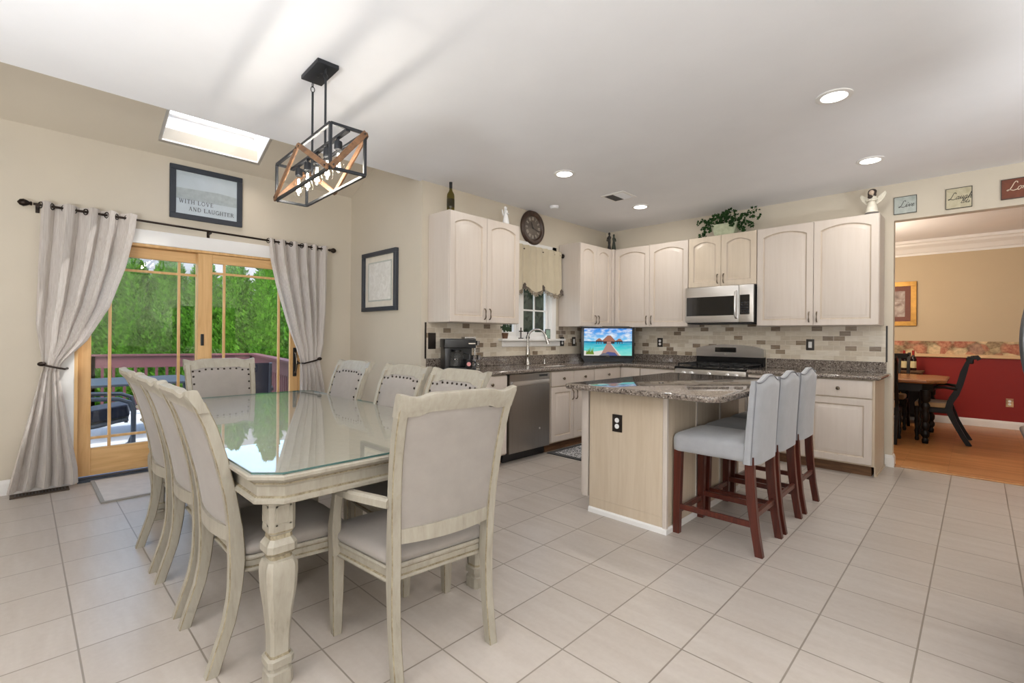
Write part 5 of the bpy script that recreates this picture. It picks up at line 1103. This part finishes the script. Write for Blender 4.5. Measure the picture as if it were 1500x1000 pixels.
def darkchair(label, loc, rotz, arms=True, name='dining_armchair'):
    t = thing(name, label, 'armchair' if arms else 'chair', loc, rotz, 'dark chairs in the red dining room')   # faces +y
    P = [(-.27, 0), (-.215, .1), (-.15, .24), (-.105, .36), (-.085, .43), (-.10, .5), (-.15, .6), (-.185, .72), (-.215, .86), (-.245, .97), (-.285, 1.03), (-.33, 1.035), (-.345, 1.01)]
    for s in (-1, 1):
        b = B(); rings = []
        for i, (y, z) in enumerate(P):
            a, c = P[max(0, i-1)], P[min(len(P)-1, i+1)]; dy, dz = c[0]-a[0], c[1]-a[1]; L = math.hypot(dy, dz); ny, nz_ = dz/L, -dy/L; h = .024 if i < 8 else .02; h = .03 if 3 <= i <= 8 else h
            rings.append([(s*.24-.017, y-ny*h, z-nz_*h), (s*.24+.017, y-ny*h, z-nz_*h), (s*.24+.017, y+ny*h, z+nz_*h), (s*.24-.017, y+ny*h, z+nz_*h)])
        b.loft(rings); b.done('back_leg', 'black', t, 30)
        b = B(); b.lathe([(.016, 0), (.022, .03), (.016, .06), (.026, .12), (.018, .16), (.028, .24), (.02, .3), (.028, .34), (.028, .42)], 12, (s*.235, .2, 0)); b.done('front_leg', 'black', t, 40)
    b = B(); b.box(-.25, .25, -.11, .22, .36, .42, .006); b.done('seat_frame', 'black', t)
    b = B(); b.box(-.235, .235, -.11, .225, .42, .48, .025, 3); b.done('seat_cushion', 'tanfab', t, 60)
    b = B(); b.box(-.24, .24, -.30, -.235, .96, 1.04, .01)
    b.done('top_rail', 'black', t)
    b = B()
    for k in range(5): x = -.14+.07*k; b.bar((x, -.10, .47), (x, -.245, .98), .035, .012, up=(0, 1, 0))
    b.done('splat', 'black', t)
    if arms:
        for s in (-1, 1):
            b = B(); b.tube([(s*.25, -.16, .66), (s*.27, -.05, .675), (s*.28, .08, .665), (s*.27, .18, .675), (s*.27, .2, .66)], [.02, .016, .02, .018, .02], 8); a = b.done('arm', 'black', t, 40)
            b = B(); b.lathe([(.014, .42), (.02, .47), (.013, .53), (.02, .6), (.014, .66)], 10, (s*.262, .17, 0)); b.done('arm_support', 'black', t, 40)
darkchair('black scroll back armchair at the end of the dark table', (-.335, 7.95, 0), RW)
darkchair('dark chair on the near side of the dark table, beside the wall edge', (-.935, 7.45, 0), 0, False, 'dining_chair')
darkchair('dark chair on the far side of the dark table', (-.95, 8.62, 0), PI, False, 'dining_chair')
t = thing('sideboard', 'dark sideboard against the red wall holding two wine bottles', 'sideboard', (-1.3, 9.38, 0))
b = box(-.72, .70, -.2, .2, .1, .745, .004).done('body', 'black', t); box(-.74, .72, -.22, .215, .745, .775, .006, 2).done('top', 'walnut', t)
for i in range(3): d = box(-.70+i*.47, -.25+i*.47, -.215, -.2, .14, .72, .005).done('door', 'black', t); B().lathe([(.012, 0), (.012, -.02), (0, -.021)], 10, (-.47+i*.47, -.215, .45), 'y').done('knob', 'gold', d)
for x in (-.68, .66):
    for y in (-.17, .17): box(x-.025, x+.025, y-.025, y+.025, 0, .1).done('leg', 'black', t)
for x, y, lab in ((-.80, 9.33, 'dark wine bottle with cream label, left one on sideboard'), (-.70, 9.40, 'dark wine bottle with cream label, right one on sideboard')):
    t = thing('wine_bottle', lab, 'bottle', (x, y, .775), 0, 'wine bottles on the sideboard')
    B().lathe([(.036, 0), (.038, .006), (.038, .17), (.034, .19), (.018, .215), (.0145, .23), (.0145, .26), (0, .262)], 20).done('glass', 'wine', t, 40)
    B().lathe([(.0155, .232), (.016, .30), (0, .302)], 14).done('capsule', 'redcap', t, 40)
    B().lathe([(.0385, .04), (.0388, .04), (.0388, .14), (.0385, .14)], 20).done('label_paper', 'label', t, 40)
t = thing('framed_picture', 'gilt framed sepia picture on the tan dining room wall', 'picture', (-1.03, 9.62, 1.795), 0)
frame(t, .70, .685, .07, 'gold', .04); box(-.29, .29, -.02, -.002, -.28, .28).done('mat_board', 'redmat', t); box(-.21, .21, -.023, -.018, -.2, .2).done('print', 'art', t); box(-.29, .29, -.028, -.0265, -.28, .28).done('glazing', 'skyglass', t)

# ------------------------------------------------------------------ deck, railing, patio furniture, hedge
b = B()
b.box(-10.6, XD-.14, -4, 3.0, -.14, -.09); struct(b, 'floor_deck', 'deck')
struct(box(-45, XD-.14, -35, 35, -.75, -.6), 'ground_lawn', 'grass')
struct(box(XD-.2, XD-.14, -1.6, YJ+.12, -.6, -.1), 'trim_9', 'deck')
def railing(label, pts, step=.135):
    t = thing('deck_railing', label, 'railing', (0, 0, 0), 0, 'maroon deck railings')
    for a, c in zip(pts, pts[1:]):
        a = Vector((*a, 0)); c = Vector((*c, 0)); d = (c-a); L = d.length; d.normalize(); Z = Vector((0, 0, 1))
        b = B(); b.bar(a+Z*.885, c+Z*.885, .14, .03, up=(0, 0, 1)); b.bar(a+Z*.775, c+Z*.775, .035, .19, up=(0, 0, 1)); b.done('top_rail', 'maroon', t)
        b = B(); b.bar(a+Z*.02, c+Z*.02, .035, .08, up=(0, 0, 1)); b.done('bottom_rail', 'maroon', t)
        n = int(L/step)
        for i in range(1, n):
            p = a+d*(i*L/n); b = B(); b.bar(p+Z*.03, p+Z*.7, .036); b.done('baluster', 'maroon', t)
        for p in (a, c): b = B(); b.bar(p+Z*-.1, p+Z*.87, .09); b.done('post', 'maroon', t)
railing('maroon wooden deck railing along the far edge, behind the left door panel', [(-10.5, -1.9), (-10.13, .78), (-9.45, 2.94)])
railing('maroon wooden deck railing along the right side, behind the right door panel', [(-9.45, 2.94), (-5.62, 2.35)], .12)
def patio_chair(label, loc, rotz):
    t = thing('patio_chair', label, 'chair', loc, rotz, 'navy sling patio chairs')   # faces +y
    for s in (-1, 1):
        x = s*.28
        b = B(); b.tube([(x, -.30, .0), (x, .0, -.0), (x, .16, .01), (x, .26, .07), (x, .30, .18), (x, .30, .5), (x, .27, .6), (x, .18, .64), (x, -.2, .66), (x, -.3, .64)], .022, 8); b.done('arm_frame', 'alum', t, 40)
        b = B(); b.tube([(x*.92, .26, .42), (x*.92, -.22, .34), (x*.92, -.30, .42), (x*.92, -.42, .98)], .018, 8); b.done('seat_frame', 'alum', t, 40)
    b = B(); b.grid(lambda u, v: (-.25+.5*u, .26-.48*v if v < .5 else .26-.48*v, .42-.08*v-.03*math.sin(PI*v)), 6, 8); b.grid(lambda u, v: (-.25+.5*u, -.24-.17*v, .36+.62*v), 6, 8)
    bmesh.ops.solidify(b.bm, geom=b.bm.faces[:], thickness=.03); b.done('sling', 'navy', t, 60)
    b = B(); old = Matrix.Translation((0, .02, .44)) @ Matrix.Rotation(.16, 4, 'X'); b.T = old; b.box(-.255, .255, -.25, .25, -.03, .1, .035, 3); b.done('seat_cushion', 'navy', t, 60)
    b = B(); b.bar((-.28, -.28, .015), (.28, -.28, .015), .03); b.bar((-.26, .24, .40), (.26, .24, .40), .03); b.done('cross_bar', 'alum', t)
patio_chair('navy sling patio chair on the deck beside the left door panel', (-6.75, .58, -.09), math.radians(-8))
patio_chair('navy sling patio chair behind the dining armchair at the deck corner', (-6.75, 2.02, -.09), math.radians(75))
t = thing('patio_table', 'grey metal patio table on the deck behind the chair', 'table', (-8.1, .95, -.09))
box(-.6, .6, -.75, .75, .68, .71, .012, 2).done('tabletop', 'alum', t)
for x in (-.5, .5):
    for y in (-.62, .62): b = B(); b.cyl((x, y, 0), (x*.94, y*.94, .69), .022, n=8); b.done('leg', 'alum', t, 40)
def tree_mesh(seed, h, r, n, drk):
    rd = random.Random(seed); b = B()
    def prof(z, a):
        lump = .86+.13*math.sin(4*a+z*3.1+seed)+.10*math.sin(7*a-z*5.3+seed*2)+.07*math.sin(11*a+z*9)
        return r*lump*(min(1, (z/h)/.12+.35))*(max(0, 1-max(0, (z/h-.2))/.82))**.75
    b.loft([[(prof(z, 2*PI*k/16)*.62*math.cos(2*PI*k/16), prof(z, 2*PI*k/16)*.62*math.sin(2*PI*k/16), z) for k in range(16)] for z in [.3+(h*.92-.3)*j/14 for j in range(15)]])
    for i in range(n):
        f = rd.random()**1.2; z = .15+f*(h-.15); a = rd.uniform(0, 2*PI)
        R = (prof(z, a)+.02)*rd.choice((.72, .8, .88, .95, 1.0, 1.05)); c = Vector((R*math.cos(a), R*math.sin(a), z)); o = Vector((math.cos(a), math.sin(a), 0)); tn = Vector((-math.sin(a), math.cos(a), 0))
        s = rd.uniform(.05, .11)*(.7+.3*(1-f)); d = (o*rd.uniform(.2, .9)+Vector((0, 0, 1))*rd.uniform(.4, 1)+tn*rd.uniform(-.5, .5)).normalized(); w_ = d.cross(o+tn*rd.uniform(-.9, .9)).normalized()
        b._f([b._v(c-d*s*.5), b._v(c+w_*s*.3+d*s*.15), b._v(c+d*s), b._v(c-w_*s*.3+d*s*.15)])
    return b
def tree(label, x, y, seed, h, r, n, m, group):
    t = thing('arborvitae', label, 'tree', (x, y, -.6), seed*1.3, group)
    tree_mesh(seed, h, r, n, False).done('foliage', m, t)
    b = B(); b.cyl((0, 0, 0), (0, 0, .6), .09, .07, 10); b.done('trunk', 'bark', t, 40)
    return t
words = ['first', 'second', 'third', 'fourth', 'fifth', 'sixth', 'seventh', 'eighth', 'ninth', 'tenth', 'eleventh', 'twelfth', 'thirteenth', 'fourteenth']
for i in range(14):
    k = i/13; x, y = -15.4+5.2*k, -1.0+7.2*k
    tree('bright green arborvitae, %s from the left in the hedge beyond the deck' % words[i], x+.12*(i % 2), y, i+1, 3.6+.18*math.sin(i*2.3), .95, 10000, 'leafA', 'hedge arborvitae')
t = thing('house', 'grey sided neighbouring house with grey roof beyond the hedge', 'house', (-25, 7.5, -.6), 0)
box(-3, 3, -5.5, 5.5, 0, 3.3).done('wall', 'siding', t)
b = B(); b.prism([(-3.5, 3.2), (3.5, 3.2), (3.5, 3.35), (0, 6.2), (-3.5, 3.35)], 'y', -5.9, 5.9); b.done('roof', 'shingle', t)
for y in (-3.2, 0, 3.2): w_ = box(2.98, 3.04, y-.5, y+.5, 1.2, 2.5).done('window', 'white', t); box(3.03, 3.05, y-.43, y+.43, 1.27, 2.43).done('pane', 'blkglass', w_)
for i, (x, y) in enumerate(((-20.5, -4.4), (-19.6, -1.0), (-18.7, 2.2))):
    tree('taller dark evergreen behind the hedge, %s from the left' % words[i], x, y, 30+i, 4.6, 1.5, 9000, 'leafB', 'dark trees behind the hedge')
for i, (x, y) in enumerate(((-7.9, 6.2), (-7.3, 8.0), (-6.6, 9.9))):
    tree('shade-toned evergreen seen through the sink window, %s from the left' % words[i], x, y, 50+i, 4.8, 1.0, 5000, 'leafC', 'trees outside the sink window')
